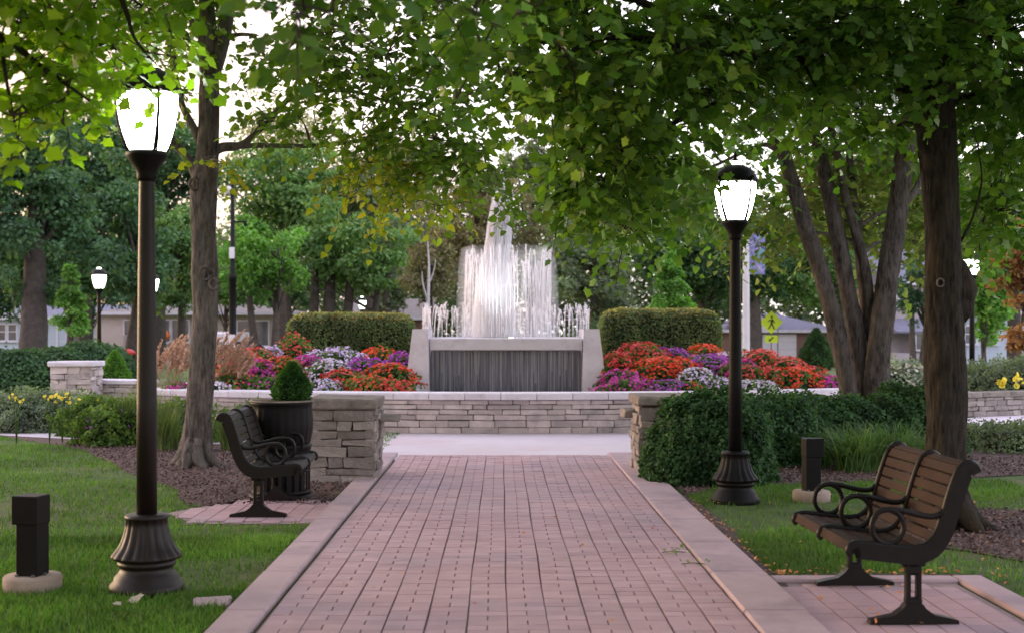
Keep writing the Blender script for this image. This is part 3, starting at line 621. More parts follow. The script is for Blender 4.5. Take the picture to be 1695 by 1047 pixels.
# ------------------------------------------------------------------ benches; s = forward from the legs, y along the length
BP = [(-.375, .845), (-.36, .875), (-.325, .893), (-.285, .885), (-.25, .85), (-.215, .77), (-.185, .68), (-.16, .60), (-.125, .515), (-.075, .45), (0, .425), (.12, .43), (.25, .445), (.34, .452), (.385, .44), (.398, .41), (.38, .388)]
def bandcurve():
    q = smooth_path([Vector((a, 0, b)) for a, b in BP], 4); return [(v.x, v.z) for v in q]
def strip(pts, w0, w1, y0, y1, m, taper=True):
    """closed band of offset w0 (inner) and w1 (outer) along a 2D polyline, extruded y0..y1"""
    N = len(pts); A = []; B = []
    for i, (a, b) in enumerate(pts):
        t = Vector((pts[min(i+1, N-1)][0]-pts[max(i-1, 0)][0], pts[min(i+1, N-1)][1]-pts[max(i-1, 0)][1])).normalized(); nn = Vector((t.y, -t.x))
        k = 1 if not taper else min(1, .55+.45*min(i, N-1-i)/(N*.14))
        A.append((a-nn.x*w0, b-nn.y*w0)); B.append((a+nn.x*w1*k*-1*-1, b+nn.y*w1*k))
    vs = [(a, y0, b) for a, b in A]+[(a, y1, b) for a, b in A]+[(a, y0, b) for a, b in B]+[(a, y1, b) for a, b in B]; fs = []
    for i in range(N-1):
        a0, a1, b0, b1 = i, N+i, 2*N+i, 3*N+i
        fs += [(a0, a0+1, a1+1, a1), (b0, b1, b1+1, b0+1), (a0, b0, b0+1, a0+1), (a1, a1+1, b1+1, b1)]
    fs += [(0, N, 3*N, 2*N), (N-1, 3*N-1, 4*N-1, 2*N-1)]
    m.addm(vs, fs)
def make_bench(label, slat):
    r = empty('park_bench', (0, 0, 0), label, 'bench', 'curved slatted park benches beside the path')
    bc = bandcurve(); Lh = .60
    for k, y in enumerate((-Lh, 0, Lh)):
        m = MB(); wv = .085 if k != 1 else .03
        strip(bc, 0.006, -wv if False else wv, y-.022, y+.022, m)
        pr = [Vector((a, y, b)) for a, b in bc]; m.tube(pr, .021, 8)
        m.build('side_frame' if k != 1 else 'middle_frame', 'benchmetal', r)
        m = MB(); arm = [(-.19, .675), (-.16, .628), (-.12, .603), (-.07, .60), (0, .613), (.08, .632), (.15, .640)]
        cx_, cz_, rr = .165, .545, .095
        circ = [(cx_+rr*math.sin(a), cz_+rr*math.cos(a)) for a in [math.pi*2*i/22 for i in range(23)]]
        m.tube([Vector((a, y, b)) for a, b in [(v.x, v.z) for v in smooth_path([Vector((a, 0, b)) for a, b in arm], 3)]+circ[1:]], .0165, 8)
        m.build('armrest', 'benchmetal', r)
    # slats
    L_ = 0; acc = [0]
    for i in range(1, len(bc)): L_ += math.dist(bc[i], bc[i-1]); acc.append(L_)
    step = .066; s_ = .03
    while s_ < L_-.02:
        x = np.interp(s_, acc, [b[0] for b in bc]); z = np.interp(s_, acc, [b[1] for b in bc]); x2 = np.interp(s_+.01, acc, [b[0] for b in bc]); z2 = np.interp(s_+.01, acc, [b[1] for b in bc])
        t = Vector((x2-x, z2-z)).normalized(); nn = Vector((t.y, -t.x)); hw, ht = .0285, .010
        m = MB(); c = [(x+t.x*a*hw+nn.x*(b*ht+.012), z+t.y*a*hw+nn.y*(b*ht+.012)) for a, b in ((-1, -.6), (-.85, -1), (.85, -1), (1, -.6), (1, 1), (-1, 1))]
        m.prism(c, lambda e_, a, b: (a, (-Lh+.024) if e_ == 0 else (Lh-.024), b)); m.build('slat', slat, r); s_ += step
    for y in (-Lh+.045, Lh-.045):
        m = MB(); 
        for sx in (-.032, .032): m.box((sx, y, .24), (.028, .05, .32), bev=.006)
        m.box((0, y, .352), (.15, .052, .07), bev=.012); m.box((0, y, .30), (.10, .051, .06), bev=.012); m.box((0, y, .115), (.10, .052, .06), bev=.008)
        m.build('leg', 'benchmetal', r)
        m = MB(); ft = [(-.265, 0), (-.26, .022), (-.20, .035), (-.12, .05), (-.07, .085), (-.05, .11), (.05, .11), (.07, .085), (.12, .05), (.20, .035), (.26, .022), (.265, 0)]
        m.prism(ft, lambda e_, a, b: (a, y-.035+.07*e_, b+.001)); m.build('foot', 'benchmetal', r)
    return r
b1 = make_bench('brown slatted bench with black scroll armrests on the brick pad at right', 'slat')
for ch in [q for q in bpy.data.objects if q.parent == b1]: pass
b1.scale = (.94, 1, 1); b1.location = (2.275, 7.90, .020); b1.rotation_euler = (0, 0, math.pi+R(1.5))
b2 = make_bench('dark slatted bench seen from its end, in front of the black planter', 'slatdark')
b2.scale = (.94, 1, 1); b2.location = (-2.13, 12.09, .020); b2.rotation_euler = (0, 0, R(1.5))

# ------------------------------------------------------------------ planter with dwarf spruce
r = empty('round_planter', (-2.15, 12.95, 0), 'tall black metal planter with slatted lower cage behind the left bench', 'planter')
MB().lathe([(.265, .50), (.285, .56), (.305, .66), (.31, .76), (.298, .88), (.30, .925), (.305, .93), (.305, .945), (.28, .945), (.27, .90)], n=96, flute=lambda a, z: 1-.022*(.5+.5*math.cos(a*24)) if z < .9 else 1).build('bowl', 'black', r)
m = MB().lathe([(.27, .946), (.312, .948), (.312, .960), (.28, .962), (.27, .948)], n=40); m.build('rim', 'coping', r)
m = MB()
for k in range(22):
    a = 2*math.pi*k/22; m.box((.275*math.cos(a), .275*math.sin(a), .28), (.05, .012, .52), rz=a+math.pi/2, bev=.003)
m.lathe([(.285, .05), (.285, .09), (.26, .09)], n=40); m.lathe([(.285, .48), (.30, .53), (.28, .54)], n=40); m.lathe([(.285, .27), (.285, .29), (.27, .29)], n=40)
m.build('slatted_cage', 'black', r); MB().lathe([(.22, .0), (.22, .5), (.2, .5)], n=24).build('liner', 'rubber', r)
m = MB(); m.lathe([(.31, 0), (.31, .04), (.28, .05)], n=36); m.build('base_ring', 'black', r)
MB().lathe([(.26, .94), (.26, .962), (.05, .966)], n=24).build('soil', 'soil', r)
def shell_pts(n, f, inner=.75):
    """points on a surface of revolution-like body: f(u in -1..1, angle) -> radius scale"""
    pass
def cone_shrub(name, loc, rad, h, label, mat, n, size, group=None, cat='shrub', lumps=.12):
    r = empty(name, loc, label, cat, group); u = rng.uniform(0, 1, n)**.8; a = rng.uniform(0, 2*math.pi, n)
    prof = np.interp(u, [0, .08, .25, .5, .8, 1], [.62, .85, 1, .82, .42, .04])
    k = rng.uniform(.72, 1.0, n)**.6; lump = 1+lumps*np.sin(a*5+u*14)+lumps*.6*np.sin(a*9-u*23)
    rr = prof*rad*k*lump; pts = np.stack([rr*np.cos(a), rr*np.sin(a), u*h], 1); face = np.stack([np.cos(a), np.sin(a), np.full(n, .7)], 1)
    scatter('foliage', pts, size, OVAL, mat, r, tilt=.6, face=face, ydir=face+rng.normal(0, .5, (n, 3)))
    MB().lathe([(rad*.5, .01), (rad*.78, h*.2), (rad*.62, h*.5), (rad*.3, h*.8), (.01, h*.94)], n=14).build('inner_growth', 'core', r); return r
cone_shrub('dwarf_spruce', (-2.05, 12.97, .92), .185, .40, 'small conical green spruce growing in the black planter', 'f_spruce', 4200, .035, lumps=.06)

# ------------------------------------------------------------------ fountain
FX, FY = .09, 25.4
fo = empty('fountain', (FX, FY, 0), 'tiered concrete fountain with tall white water jets and a falling-water face', 'fountain')
def fb(name, prof_xy, z0, z1, mat): pass
yf = -1.75                                            # front plane, local
for sx in (-1, 1):                                     # battered pylons
    m = MB(); xo0, xo1, xi = 1.80, 1.66, 1.36
    pts = [(sx*xi, 0), (sx*xo0, 0), (sx*xo1, 1), (sx*(xi+.02), 1)]
    def mp_(s_, x, t): return (x, yf-.25+(1.5*s_)+(0.10*t if s_ == 0 else 0), .50+t*(1.66-.50))
    if sx < 0: pts = pts[::-1]
    m.prism(pts, mp_); m.build('pylon', 'concrete', fo)
    m = MB(); m.box((sx*1.80, yf+.35, .56), (.50, 1.5, .10), bev=.01); m.build('pylon_foot', 'concrete', fo)
m = MB(); m.box((0, yf+.05, 1.39), (2.72, .30, .22), bev=.015); m.build('weir_beam', 'concrete', fo)
m = MB().lathe([(.9, 1.30), (1.50, 1.34), (1.62, 1.42), (1.66, 1.50), (1.56, 1.50), (1.55, 1.42), (1.0, 1.42)], n=48); m.build('basin', 'concrete', fo)
m = MB().lathe([(.02, 1.47), (1.54, 1.47), (1.54, 1.475)], n=48); m.build('basin_water', 'plume', fo)
m = MB(); m.box((0, yf+.28, .88), (2.7, .16, .78)); m.build('water_wall', 'fallwall', fo)
m = MB()                                               # falling strands
random.seed(3)
for i in range(150):
    x = random.uniform(-1.33, 1.33); zt = 1.27; zb = random.uniform(.5, .95) if random.random() < .5 else .52; y = yf+.10+random.uniform(0, .06); w_ = random.uniform(.002, .006)
    m.addm([(x-w_, y, zt), (x+w_, y, zt), (x+w_*.6+random.uniform(-.01, .01), y-.02, zb), (x-w_*.6, y-.02, zb)], [(0, 1, 2, 3)])
m.build('falling_water', 'sheet', fo)
def jet(x, y, z0, z1, drift, r0, parent, name='water_jet', mat='water', n=18):
    """one stream: up, over and down, breaking into drops on the way down"""
    m = MB(); h_ = z1-z0; pts = []; rad = []; a = random.uniform(0, 6.28); tx, ty = drift[0]+.05*math.cos(a), drift[1]+.05*math.sin(a)
    cut = random.uniform(.62, .95)
    for i in range(n+1):
        t = i/n*cut; pts.append((x+tx*t*2+random.gauss(0, .003), y+ty*t*2, z0+h_*(1-(2*t-1)**2))); rad.append(r0*(.55+.9*t)*random.uniform(.7, 1.25)*(1 if i < n-1 else .3))
    m.tube(pts, rad, 5)
    for i in range(10):
        t = random.uniform(.4, 1); s_ = r0*random.uniform(.4, 1.0); c = (x+tx*t*2+random.gauss(0, .022), y+ty*t*2+random.gauss(0, .022), z0+h_*(1-(2*t-1)**2)+random.uniform(-.03, .03))
        m.lathe([(s_*.2, -s_*2.4), (s_, 0), (s_*.2, s_*2.4)], c, 5)
    return m.build(name, mat, parent)
for k in range(76):
    a = 2*math.pi*k/76; jet(1.60*math.cos(a), 1.60*math.sin(a), 1.47, 2.10+random.uniform(-.08, .05), (-.04*math.cos(a), -.04*math.sin(a)), .0085, fo)
for k in range(66):
    a = 2*math.pi*k/66; xx = .84*math.cos(a)+.04; top = 3.10+random.uniform(-.26, .14); jet(xx, .84*math.sin(a), 1.47, top, (-.05*math.cos(a), -.05*math.sin(a)), .0072, fo, 'tall_water_jet', n=26)
m = MB()
for i in range(1300):                                    # central plume: bundled rising and falling strands
    t = random.random()**.75; a = random.uniform(0, 2*math.pi); zt = 1.9+2.45*t; rb = .50*(1-.50*t)*math.sqrt(random.random())+.01; k = .80+.2*random.random()
    pts = []; rad = []; N = 9; lo = random.uniform(0, .8)*(zt-1.47)+1.45 if random.random() < .6 else 1.45
    for j in range(N+1):
        q = j/N; z = lo+(zt-lo)*q; rr = rb*(1-.30*(z-1.45)/(zt-1.45+1e-6)*k); pts.append((rr*math.cos(a)+.008*random.gauss(0, 1)-.22+.10*max(0, z-2.6), rr*math.sin(a), z)); rad.append(.0095*random.uniform(.5, 1.3)*(1-.35*q))
    m.tube(pts, rad, 5)
m.build('central_plume', 'plume', fo)
m = MB()
for i in range(60):                                     # narrow top spike
    a = random.uniform(0, 6.28); zt = 4.1+random.random()*.55; pts = [(-.05+.035*math.cos(a)*random.random()+.015*random.gauss(0, 1), .03*math.sin(a), 2.8+(zt-2.8)*j/6) for j in range(7)]; m.tube(pts, [.016*random.uniform(.5, 1.2)*(1-.1*j) for j in range(7)], 5)
m.build('plume_top', 'plume', fo)
m = MB()
for i in range(1500):                                   # spray droplets
    a = random.uniform(0, 6.28); zz = 1.48+abs(random.gauss(0, .10)) if i < 500 else random.uniform(1.5, 4.2); rr = abs(random.gauss(0, .6)) if i < 500 else abs(random.gauss(0, .32*(1-(zz-1.5)/3.3)))+.05
    rr = min(rr, 1.5); s_ = random.uniform(.004, .011); c = Vector((rr*math.cos(a)-.05, rr*math.sin(a), zz)); m.addm([c+Vector(v)*s_ for v in ((1, 0, 0), (-.5, .8, 0), (-.5, -.8, 0), (0, 0, 2.2), (0, 0, -2.2))], [(0, 1, 3), (1, 2, 3), (2, 0, 3), (1, 0, 4), (2, 1, 4), (0, 2, 4)])
m.build('spray', 'water', fo)
MB().lathe([(.05, 1.47), (.055, 1.495), (.03, 1.51)], (.1, -1.3, 0), 14).build('basin_lamp', 'globe_far', fo)
def mistmat(name, d):
    m_2, n, o = newmat(name); v = n.nodes.new('ShaderNodeVolumeScatter'); v.inputs['Color'].default_value = (.99, .98, 1, 1); v.inputs['Density'].default_value = d; n.links.new(v.outputs[0], o.inputs['Volume']); M[name] = m_2
mistmat('mist_dense', 9.0); mistmat('mist_thin', .35)
m = MB().lathe([(.02, 1.48), (.44, 1.50), (.42, 1.9), (.37, 2.4), (.30, 2.9), (.22, 3.3), (.14, 3.65), (.06, 3.95), (.01, 4.1)], (0, 0, 0), 28); m.v = [(v[0]-.22+.10*max(0, v[2]-2.6), v[1], v[2]) for v in m.v]; m.build('plume_mist', 'mist_dense', fo)
MB().lathe([(.55, 1.50), (1.0, 1.52), (.99, 2.2), (.95, 2.9), (.90, 3.2), (.75, 3.25), (.6, 3.1), (.55, 1.50)], (.04, 0, 0), 32).build('jet_mist', 'mist_thin', fo)
pl = bpy.data.lights.new('plume_fill_light', 'SPOT'); pl.energy = 105; pl.color = (.95, .95, 1); pl.shadow_soft_size = .12; pl.spot_size = R(70); pl.spot_blend = .6; po = bpy.data.objects.new('plume_fill_light', pl); col.objects.link(po); po.location = (FX-.15, FY-1.52, 1.52); po.rotation_euler = (Vector((0, -1.5, -2.4))).to_track_quat('Z', 'Y').to_euler()  # fill spot added low in the basin to whiten the plume

# ------------------------------------------------------------------ flower clumps
FC = 0
def clump(px, py, Y, rx, rz_, col_, label, dens=1.0, leaf='f_bed', ry=None, fs=.043):
    c = P(px, py, Y); sx = 1.32*rx/F*Y; sz = rz_/F*Y; sy = ry or max(.36, sx*.75)
    base = .49; hz = max(.12, c.z+sz-base)
    r = empty('flower_clump', (c.x, c.y, base), label, 'flowers', 'mounded bedding flowers beside the fountain')
    def dome(n, lo=0.0):
        th = rng.uniform(0, 2*math.pi, n); u = rng.uniform(lo, 1, n); ph = np.arccos(1-u*.92)*1.0
        x = np.sin(ph)*np.cos(th); y = np.sin(ph)*np.sin(th); z = np.cos(ph)
        lump = 1+.16*np.sin(th*3+px)*np.sin(ph*3)+.12*np.sin(th*7+ph*6+px)+rng.normal(0, .05, n); return np.stack([x*sx*lump, y*sy*lump, hz*(.10+.90*z**.7)*(.80+.2*lump)], 1), np.stack([x, y, z+.35], 1)
    area = (sx*sy+hz*max(sx, sy)); n1 = int(1700*area); p1, f1 = dome(n1); p1 *= rng.uniform(.86, 1.0, (n1, 1)); scatter('leaves', p1, .075, OVAL, leaf, r, tilt=.7, face=f1)
    n2 = int(1700*area*dens); p2, f2 = dome(n2); wgt = np.array([noise.noise(Vector((a[0]*4+px, a[1]*4, a[2]*4))) for a in p2]); k = wgt > rng.uniform(-.55, .05, len(wgt)); p2 = p2[k]*1.03; f2 = f2[k]
    scatter('blossoms', p2, fs, FLOWER, col_, r, tilt=.45, face=f2)
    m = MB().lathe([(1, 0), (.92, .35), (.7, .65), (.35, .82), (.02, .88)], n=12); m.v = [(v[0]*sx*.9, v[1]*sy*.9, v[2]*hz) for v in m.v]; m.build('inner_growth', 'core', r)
RB = [
 (1062, 592, 24.6, 42, 22, 'p_red', 'coral red flower clump at the back against the right hedge\'s left end'),
 (1022, 606, 23.6, 26, 20, 'p_red', 'small red flower clump beside the right pylon, behind purple ones'),
 (1110, 596, 25.0, 34, 18, 'p_purple', 'dusky purple clump under the middle of the right hedge'),
 (1168, 588, 25.2, 32, 16, 'p_orange', 'orange-red clump at the back under the right hedge\'s right end'),
 (1168, 608, 24.2, 52, 20, 'p_purple', 'broad bright purple clump in the middle of the right bed'),
 (1100, 612, 23.4, 50, 20, 'p_orange', 'broad orange-red clump right of the right pylon, middle row'),
 (1026, 628, 22.6, 30, 15, 'p_magenta', 'magenta clump touching the foot of the right pylon, behind the front row'),
 (1044, 640, 22.0, 40, 13, 'p_magenta', 'magenta front-row clump nearest the right pylon on the wall cap'),
 (1104, 641, 22.0, 32, 12, 'p_purple', 'purple front-row clump right of the magenta one'),
 (1152, 626, 22.8, 26, 16, 'p_white', 'white and lilac clump in front of the broad purple clump'),
 (1142, 642, 22.0, 20, 10, 'p_orange', 'sparse green clump with few orange blooms in the front row', .25),
 (1188, 638, 22.1, 30, 14, 'p_lilac', 'pale pink and white front-row clump just left of the lamp post'),
 (1206, 598, 24.6, 26, 12, 'p_white', 'small white clump directly behind the right lamp post'),
 (1222, 612, 23.6, 30, 16, 'p_magenta', 'magenta clump just right of the lamp post at mid height'),
 (1240, 622, 22.9, 26, 16, 'p_red', 'vivid red clump right of the lamp post at mid height'),
 (1256, 598, 24.8, 42, 18, 'p_coral', 'coral clump at the back under the banner pole'),
 (1246, 641, 22.2, 32, 12, 'p_white', 'white front-row clump right of the lamp post'),
 (1276, 628, 23.0, 24, 16, 'p_coral', 'leafy clump with few coral blooms between red clumps', .3),
 (1300, 606, 24.4, 36, 14, 'p_coral', 'coral clump below the crossing sign'),
 (1312, 627, 23.0, 38, 18, 'p_orange', 'bright orange-red mound near the right end of the bed'),
 (1340, 618, 24.0, 24, 12, 'p_red', 'dark red clump behind the last orange mound'),
 (1358, 633, 23.1, 34, 12, 'p_magenta', 'low magenta clump trailing at the right tip of the bed')]
LB = [
 (400, 606, 23.8, 34, 24, 'p_coral', 'salmon clump beside the feathery grass, back left of the bed'),
 (424, 596, 24.6, 34, 18, 'p_red', 'red clump at the back under the tall camera pole'),
 (428, 616, 23.4, 28, 18, 'p_magenta', 'magenta clump in the middle of the left bed\'s left part'),
 (386, 632, 22.6, 34, 16, 'p_coral', 'leafy clump with sparse coral blooms at the left front', .35),
 (350, 640, 22.2, 28, 9, 'p_white', 'low white clump in front of the feathery grass'),
 (292, 641, 22.6, 18, 8, 'p_magenta', 'tiny magenta and white clump left of the tree trunk'),
 (448, 588, 25.0, 22, 12, 'p_lilac', 'small lilac clump left of the tall red flowers'),
 (488, 580, 25.2, 26, 26, 'p_red', 'tall leafy clump with a few red blooms at the hedge\'s left end', .35),
 (468, 612, 23.6, 34, 20, 'p_orange', 'yellow-green clump dotted orange behind the small spruce', .45, 'f_olive'),
 (440, 636, 22.4, 34, 14, 'p_magenta', 'dark leafy clump with magenta blooms left of the spruce', .25),
 (512, 606, 24.0, 26, 16, 'p_magenta', 'magenta clump just right of and behind the spruce tip'),
 (556, 596, 24.4, 46, 18, 'p_lilac', 'broad white-lilac clump in the middle of the left bed'),
 (544, 612, 23.4, 32, 16, 'p_white', 'white clump below the broad lilac one'),
 (628, 592, 25.0, 34, 16, 'p_orange', 'sparse orange clump at the back near the left pylon', .6),
 (662, 600, 24.4, 18, 16, 'p_purple', 'purple clump against the left pylon'),
 (604, 610, 23.6, 36, 16, 'p_purple', 'purple clump in the middle right of the left bed'),
 (572, 626, 22.8, 34, 14, 'p_red', 'red clump right of the front white flowers'),
 (534, 640, 22.1, 24, 12, 'p_lilac', 'small lilac front-row clump right of the spruce'),
 (646, 618, 23.0, 34, 16, 'p_orange', 'bright orange mound beside the left pylon'),
 (606, 636, 22.2, 34, 14, 'p_orange', 'orange and green front-row clump in the left bed', .55, 'f_olive'),
 (654, 641, 21.9, 26, 12, 'p_red', 'vivid red front-row clump at the foot of the left pylon')]
random.seed(4)
for c in RB+LB: clump(c[0], c[1], c[2], c[3], c[4], c[5], c[6], *(c[7:8] or ()), **({'leaf': c[8]} if len(c) > 8 else {}))

# ------------------------------------------------------------------ hedges and bushes
def clipped_hedge(px0, px1, ptop, Y, depth, label, dry=.12):
    a = P(px0, ptop, Y); b = P(px1, ptop, Y); zb = .5; hx, hy, hz = (b.x-a.x)/2, depth/2, (a.z-zb)/2
    r = empty('clipped_hedge', ((a.x+b.x)/2, Y+hy, zb), label, 'hedge', 'clipped box hedges behind the flower beds')
    n = 26000; q = rng.uniform(-1, 1, (n, 3)); wts = np.array([hy*hz, hx*hz, hx*hy]); wts /= wts.sum(); ax = rng.choice(3, n, p=wts); sg = rng.choice([-1, 1], n)
    q[np.arange(n), ax] = sg; ex = np.array([7, 5, 5.]); nn = (np.abs(q)**ex[None]).sum(1)**(1/6.0); q /= nn[:, None]
    lump = np.array([noise.noise(Vector((v[0]*hx*2.2, v[1]*hy*2.2, v[2]*hz*1.5+px0))) for v in q]); face = np.sign(q)*np.abs(q)**5
    pts = q*[hx, hy, hz]*(1+.028*lump[:, None])*rng.uniform(.965, 1.01, (n, 1))+[0, 0, hz]
    scatter('foliage', pts, .055, OVAL, 'f_hedge', r, tilt=.8, face=face*1.2)
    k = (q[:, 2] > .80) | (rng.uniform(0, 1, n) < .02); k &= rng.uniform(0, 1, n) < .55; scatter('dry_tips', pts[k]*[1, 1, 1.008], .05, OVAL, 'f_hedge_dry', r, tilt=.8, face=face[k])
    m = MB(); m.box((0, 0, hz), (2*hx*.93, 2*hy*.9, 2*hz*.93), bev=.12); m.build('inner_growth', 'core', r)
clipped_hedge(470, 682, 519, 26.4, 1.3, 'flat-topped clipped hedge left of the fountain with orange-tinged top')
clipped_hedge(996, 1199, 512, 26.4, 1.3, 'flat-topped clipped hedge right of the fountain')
def bush(name, loc, rx, ry, h, label, mat, n, size, cat='bush', group=None, lump=.12, shape=LEAF6, sq=2.6, seed=0, tilt=.8):
    r = empty(name, loc, label, cat, group); q = rng.normal(size=(n, 3)); q /= (np.abs(q)**sq).sum(1, keepdims=True)**(1/sq); q[:, 2] = np.abs(q[:, 2])*1.0
    low = rng.uniform(0, 1, n) < .3; 
    ln_ = np.array([noise.noise(Vector((v[0]*2.2+seed, v[1]*2.2, v[2]*2.2))) + .6*noise.noise(Vector((v[0]*5+seed, v[1]*5, v[2]*5))) for v in q])
    pts = q*[rx, ry, h]*(1+lump*ln_[:, None])*(rng.uniform(.66, 1.03, (n, 1))**.5); pts[:, 2] = np.maximum(pts[:, 2], .03)
    scatter('foliage', pts, size, shape, mat, r, tilt=tilt, face=q+[0, 0, .4])
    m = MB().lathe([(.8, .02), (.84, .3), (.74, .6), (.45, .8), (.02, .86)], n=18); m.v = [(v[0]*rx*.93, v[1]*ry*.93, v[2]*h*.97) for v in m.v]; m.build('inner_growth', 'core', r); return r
GB = 'dark rounded hedge bushes along the right bed'
bush('boxwood_bush', (2.26, 14.42, 0), .70, .62, .97, 'large rounded glossy boxwood bush beside the right stone pillar', 'f_box', 24000, .044, group=GB, lump=.15, seed=1)
bush('boxwood_bush', (3.25, 16.5, 0), .80, .8, .84, 'dark boxwood bush directly behind the right lamp post', 'f_box', 13000, .05, group=GB, lump=.16, seed=4)
bush('boxwood_bush', (4.35, 17.4, 0), .95, .8, .80, 'low wide boxwood bush in front of the many-stemmed tree', 'f_box', 13000, .05, group=GB, lump=.16, seed=7)
bush('boxwood_bush', (5.35, 17.5, 0), .72, .7, .88, 'dark bush between the many-stemmed tree and the big trunk', 'f_box', 13000, .05, group=GB, lump=.16, seed=9)
# strappy plants
def strap(name, loc, n, L, spread, label, mat, w_=.016, group=None, cat='plant', droop=1.0):
    r = empty(name, loc, label, cat, group); a = rng.uniform(0, 2*math.pi, n); b = rng.uniform(0, spread*.4, n); t = np.linspace(0, 1, 5)
    ln_ = L*rng.uniform(.6, 1.1, n); lean = rng.uniform(.45, 1.1, n)*spread; sd = rng.uniform(0, 6.28, n)
    x0 = b*np.cos(sd); y0 = b*np.sin(sd); V = []
    for k, tt in enumerate(t):
        rr = lean*(tt**1.25); z = ln_*(1.3*tt-droop*.62*tt*tt*(.4+.6*lean/spread)); cx_ = x0+rr*np.cos(a); cy_ = y0+rr*np.sin(a); ww = w_*(1-tt**2*.9)*.5
        V += [np.stack([cx_-np.sin(a)*ww, cy_+np.cos(a)*ww, z], 1), np.stack([cx_+np.sin(a)*ww, cy_-np.cos(a)*ww, z], 1)]
    V = np.stack(V, 1); F_ = np.array([[2*k, 2*k+1, 2*k+3, 2*k+2] for k in range(4)]); Fi = F_[None]+(np.arange(n)*10)[:, None, None]
    npmesh('leaves', V.reshape(-1, 3), Fi.reshape(-1, 4), 4, mat, r); return r
GL = 'daylily tufts in the right bed'
for (px, py, n_, L_, lab) in ((1345, 772, 120, .62, 'small pale daylily tuft left behind the right bollard'), (1418, 780, 320, .78, 'largest arching daylily tuft right of the right bollard'), (1475, 776, 260, .78, 'tall daylily tuft behind the bench back left of the big trunk'), (1520, 770, 150, .66, 'daylily tuft touching the big trunk'), (1200, 792, 34, .45, 'few yellowing daylily leaves at the right lamp base')):
    p = G(px, py); strap('daylily', (p.x, p.y, 0), int(n_*1.3), L_, .62, lab, 'f_lily', .015, GL, droop=1.25)
# left bed plants
def flowerheads(r, pts, mat, size): scatter('blossoms', pts, size, FLOWER, mat, r, tilt=.6)
p = G(60, 716); s1 = bush('sage_bush', (p.x, p.y+.4, 0), 1.25, .6, .62, 'silvery grey-green sage bush at far left', 'f_sage', 16000, .05, lump=.3, seed=12, shape=OVAL, tilt=1.2)
p = G(-30, 716); bush('sage_bush', (p.x, p.y+.6, 0), .9, .6, .6, 'silvery sage bush cut off by the left edge', 'f_sage', 7000, .05, lump=.3, seed=14, shape=OVAL, tilt=1.2)
for (px, lab) in ((27, 'single yellow flower stem at far left above the sage'), (82, 'yellow flower stem between the sage and the low stone pillar'), (103, 'yellow flower stem left of the pair below the stone pillar'), (119, 'pair of yellow blooms in front of the low stone pillar')):
    c = P(px, 654, 19.0); r = empty('yellow_flower', (c.x, c.y, 0), lab, 'flower', 'yellow flowers above the sage bushes'); m = MB(); zt = c.z
    for k in range(3): m.tube([(0, 0, 0), (.03*k-.03, .02, zt*.6), (.08*(k-1), 0, zt-.04*k)], .006, 5)
    m.build('stem', 'f_bed', r); scatter('petals', np.array([[.08*(k % 3-1)+random.uniform(-.03, .03), 0, zt-.04*(k % 3)+random.uniform(-.03, .03)] for k in range(12)]), .045, FLOWER, 'p_yellow', r, tilt=1)
p = G(180, 738); r = bush('flowering_bush', (p.x, p.y+.3, 0), .55, .5, .55, 'loose green plant with violet blooms left of the left lamp post', 'f_bed', 6500, .06, lump=.45, seed=20, shape=OVAL, tilt=1.2)
q = rng.normal(size=(60, 3)); q /= np.linalg.norm(q, axis=1, keepdims=True); q[:, 2] = abs(q[:, 2]); flowerheads(r, q*[.56, .5, .55], 'p_violet', .055)
p = G(130, 728); r = bush('flowering_bush', (p.x, p.y+.9, 0), .6, .5, .56, 'pale green plant with yellow dots beside the sage bush', 'f_bed', 6500, .055, lump=.45, seed=23, shape=OVAL, tilt=1.2)
flowerheads(r, (q*[.6, .5, .58])[:26], 'p_yellow', .035)
for k, (px, py, L_, lab) in enumerate(((215, 735, .75, 'grassy tuft just left of the left lamp post'), (275, 745, .72, 'grassy tuft between the left lamp post and the tree trunk'), (385, 745, .62, 'grassy tuft right of the left tree trunk'), (240, 728, .8, 'taller grey-green tuft directly behind the left lamp post'))):
    p = G(px, py); strap('grass_tuft', (p.x, p.y, 0), 420, L_, .38, lab, 'f_hedge', .009, 'green grassy tufts in the left bed', droop=.6)
for (px, py, lab, rx) in ((300, 732, 'low leafy perennial behind the left tree trunk', .6), (410, 728, 'low leafy perennial behind the bench back', .55)):
    p = G(px, py); bush('perennial', (p.x, p.y+.3, 0), rx, .4, .5, lab, 'f_bed', 5200, .06, lump=.45, seed=px, shape=OVAL, tilt=1.2)
p = G(1640, 738); bush('ground_shrub', (p.x, p.y, 0), .9, .5, .36, 'low scruffy shrub right of the big trunk', 'f_grey', 5000, .045, lump=.5, seed=31, shape=OVAL, tilt=1.3)
p = G(1700, 746); bush('ground_shrub', (p.x, p.y, 0), .7, .5, .34, 'low scruffy shrub at the right edge of the mulch', 'f_grey', 3500, .045, lump=.5, seed=33, shape=OVAL, tilt=1.3)
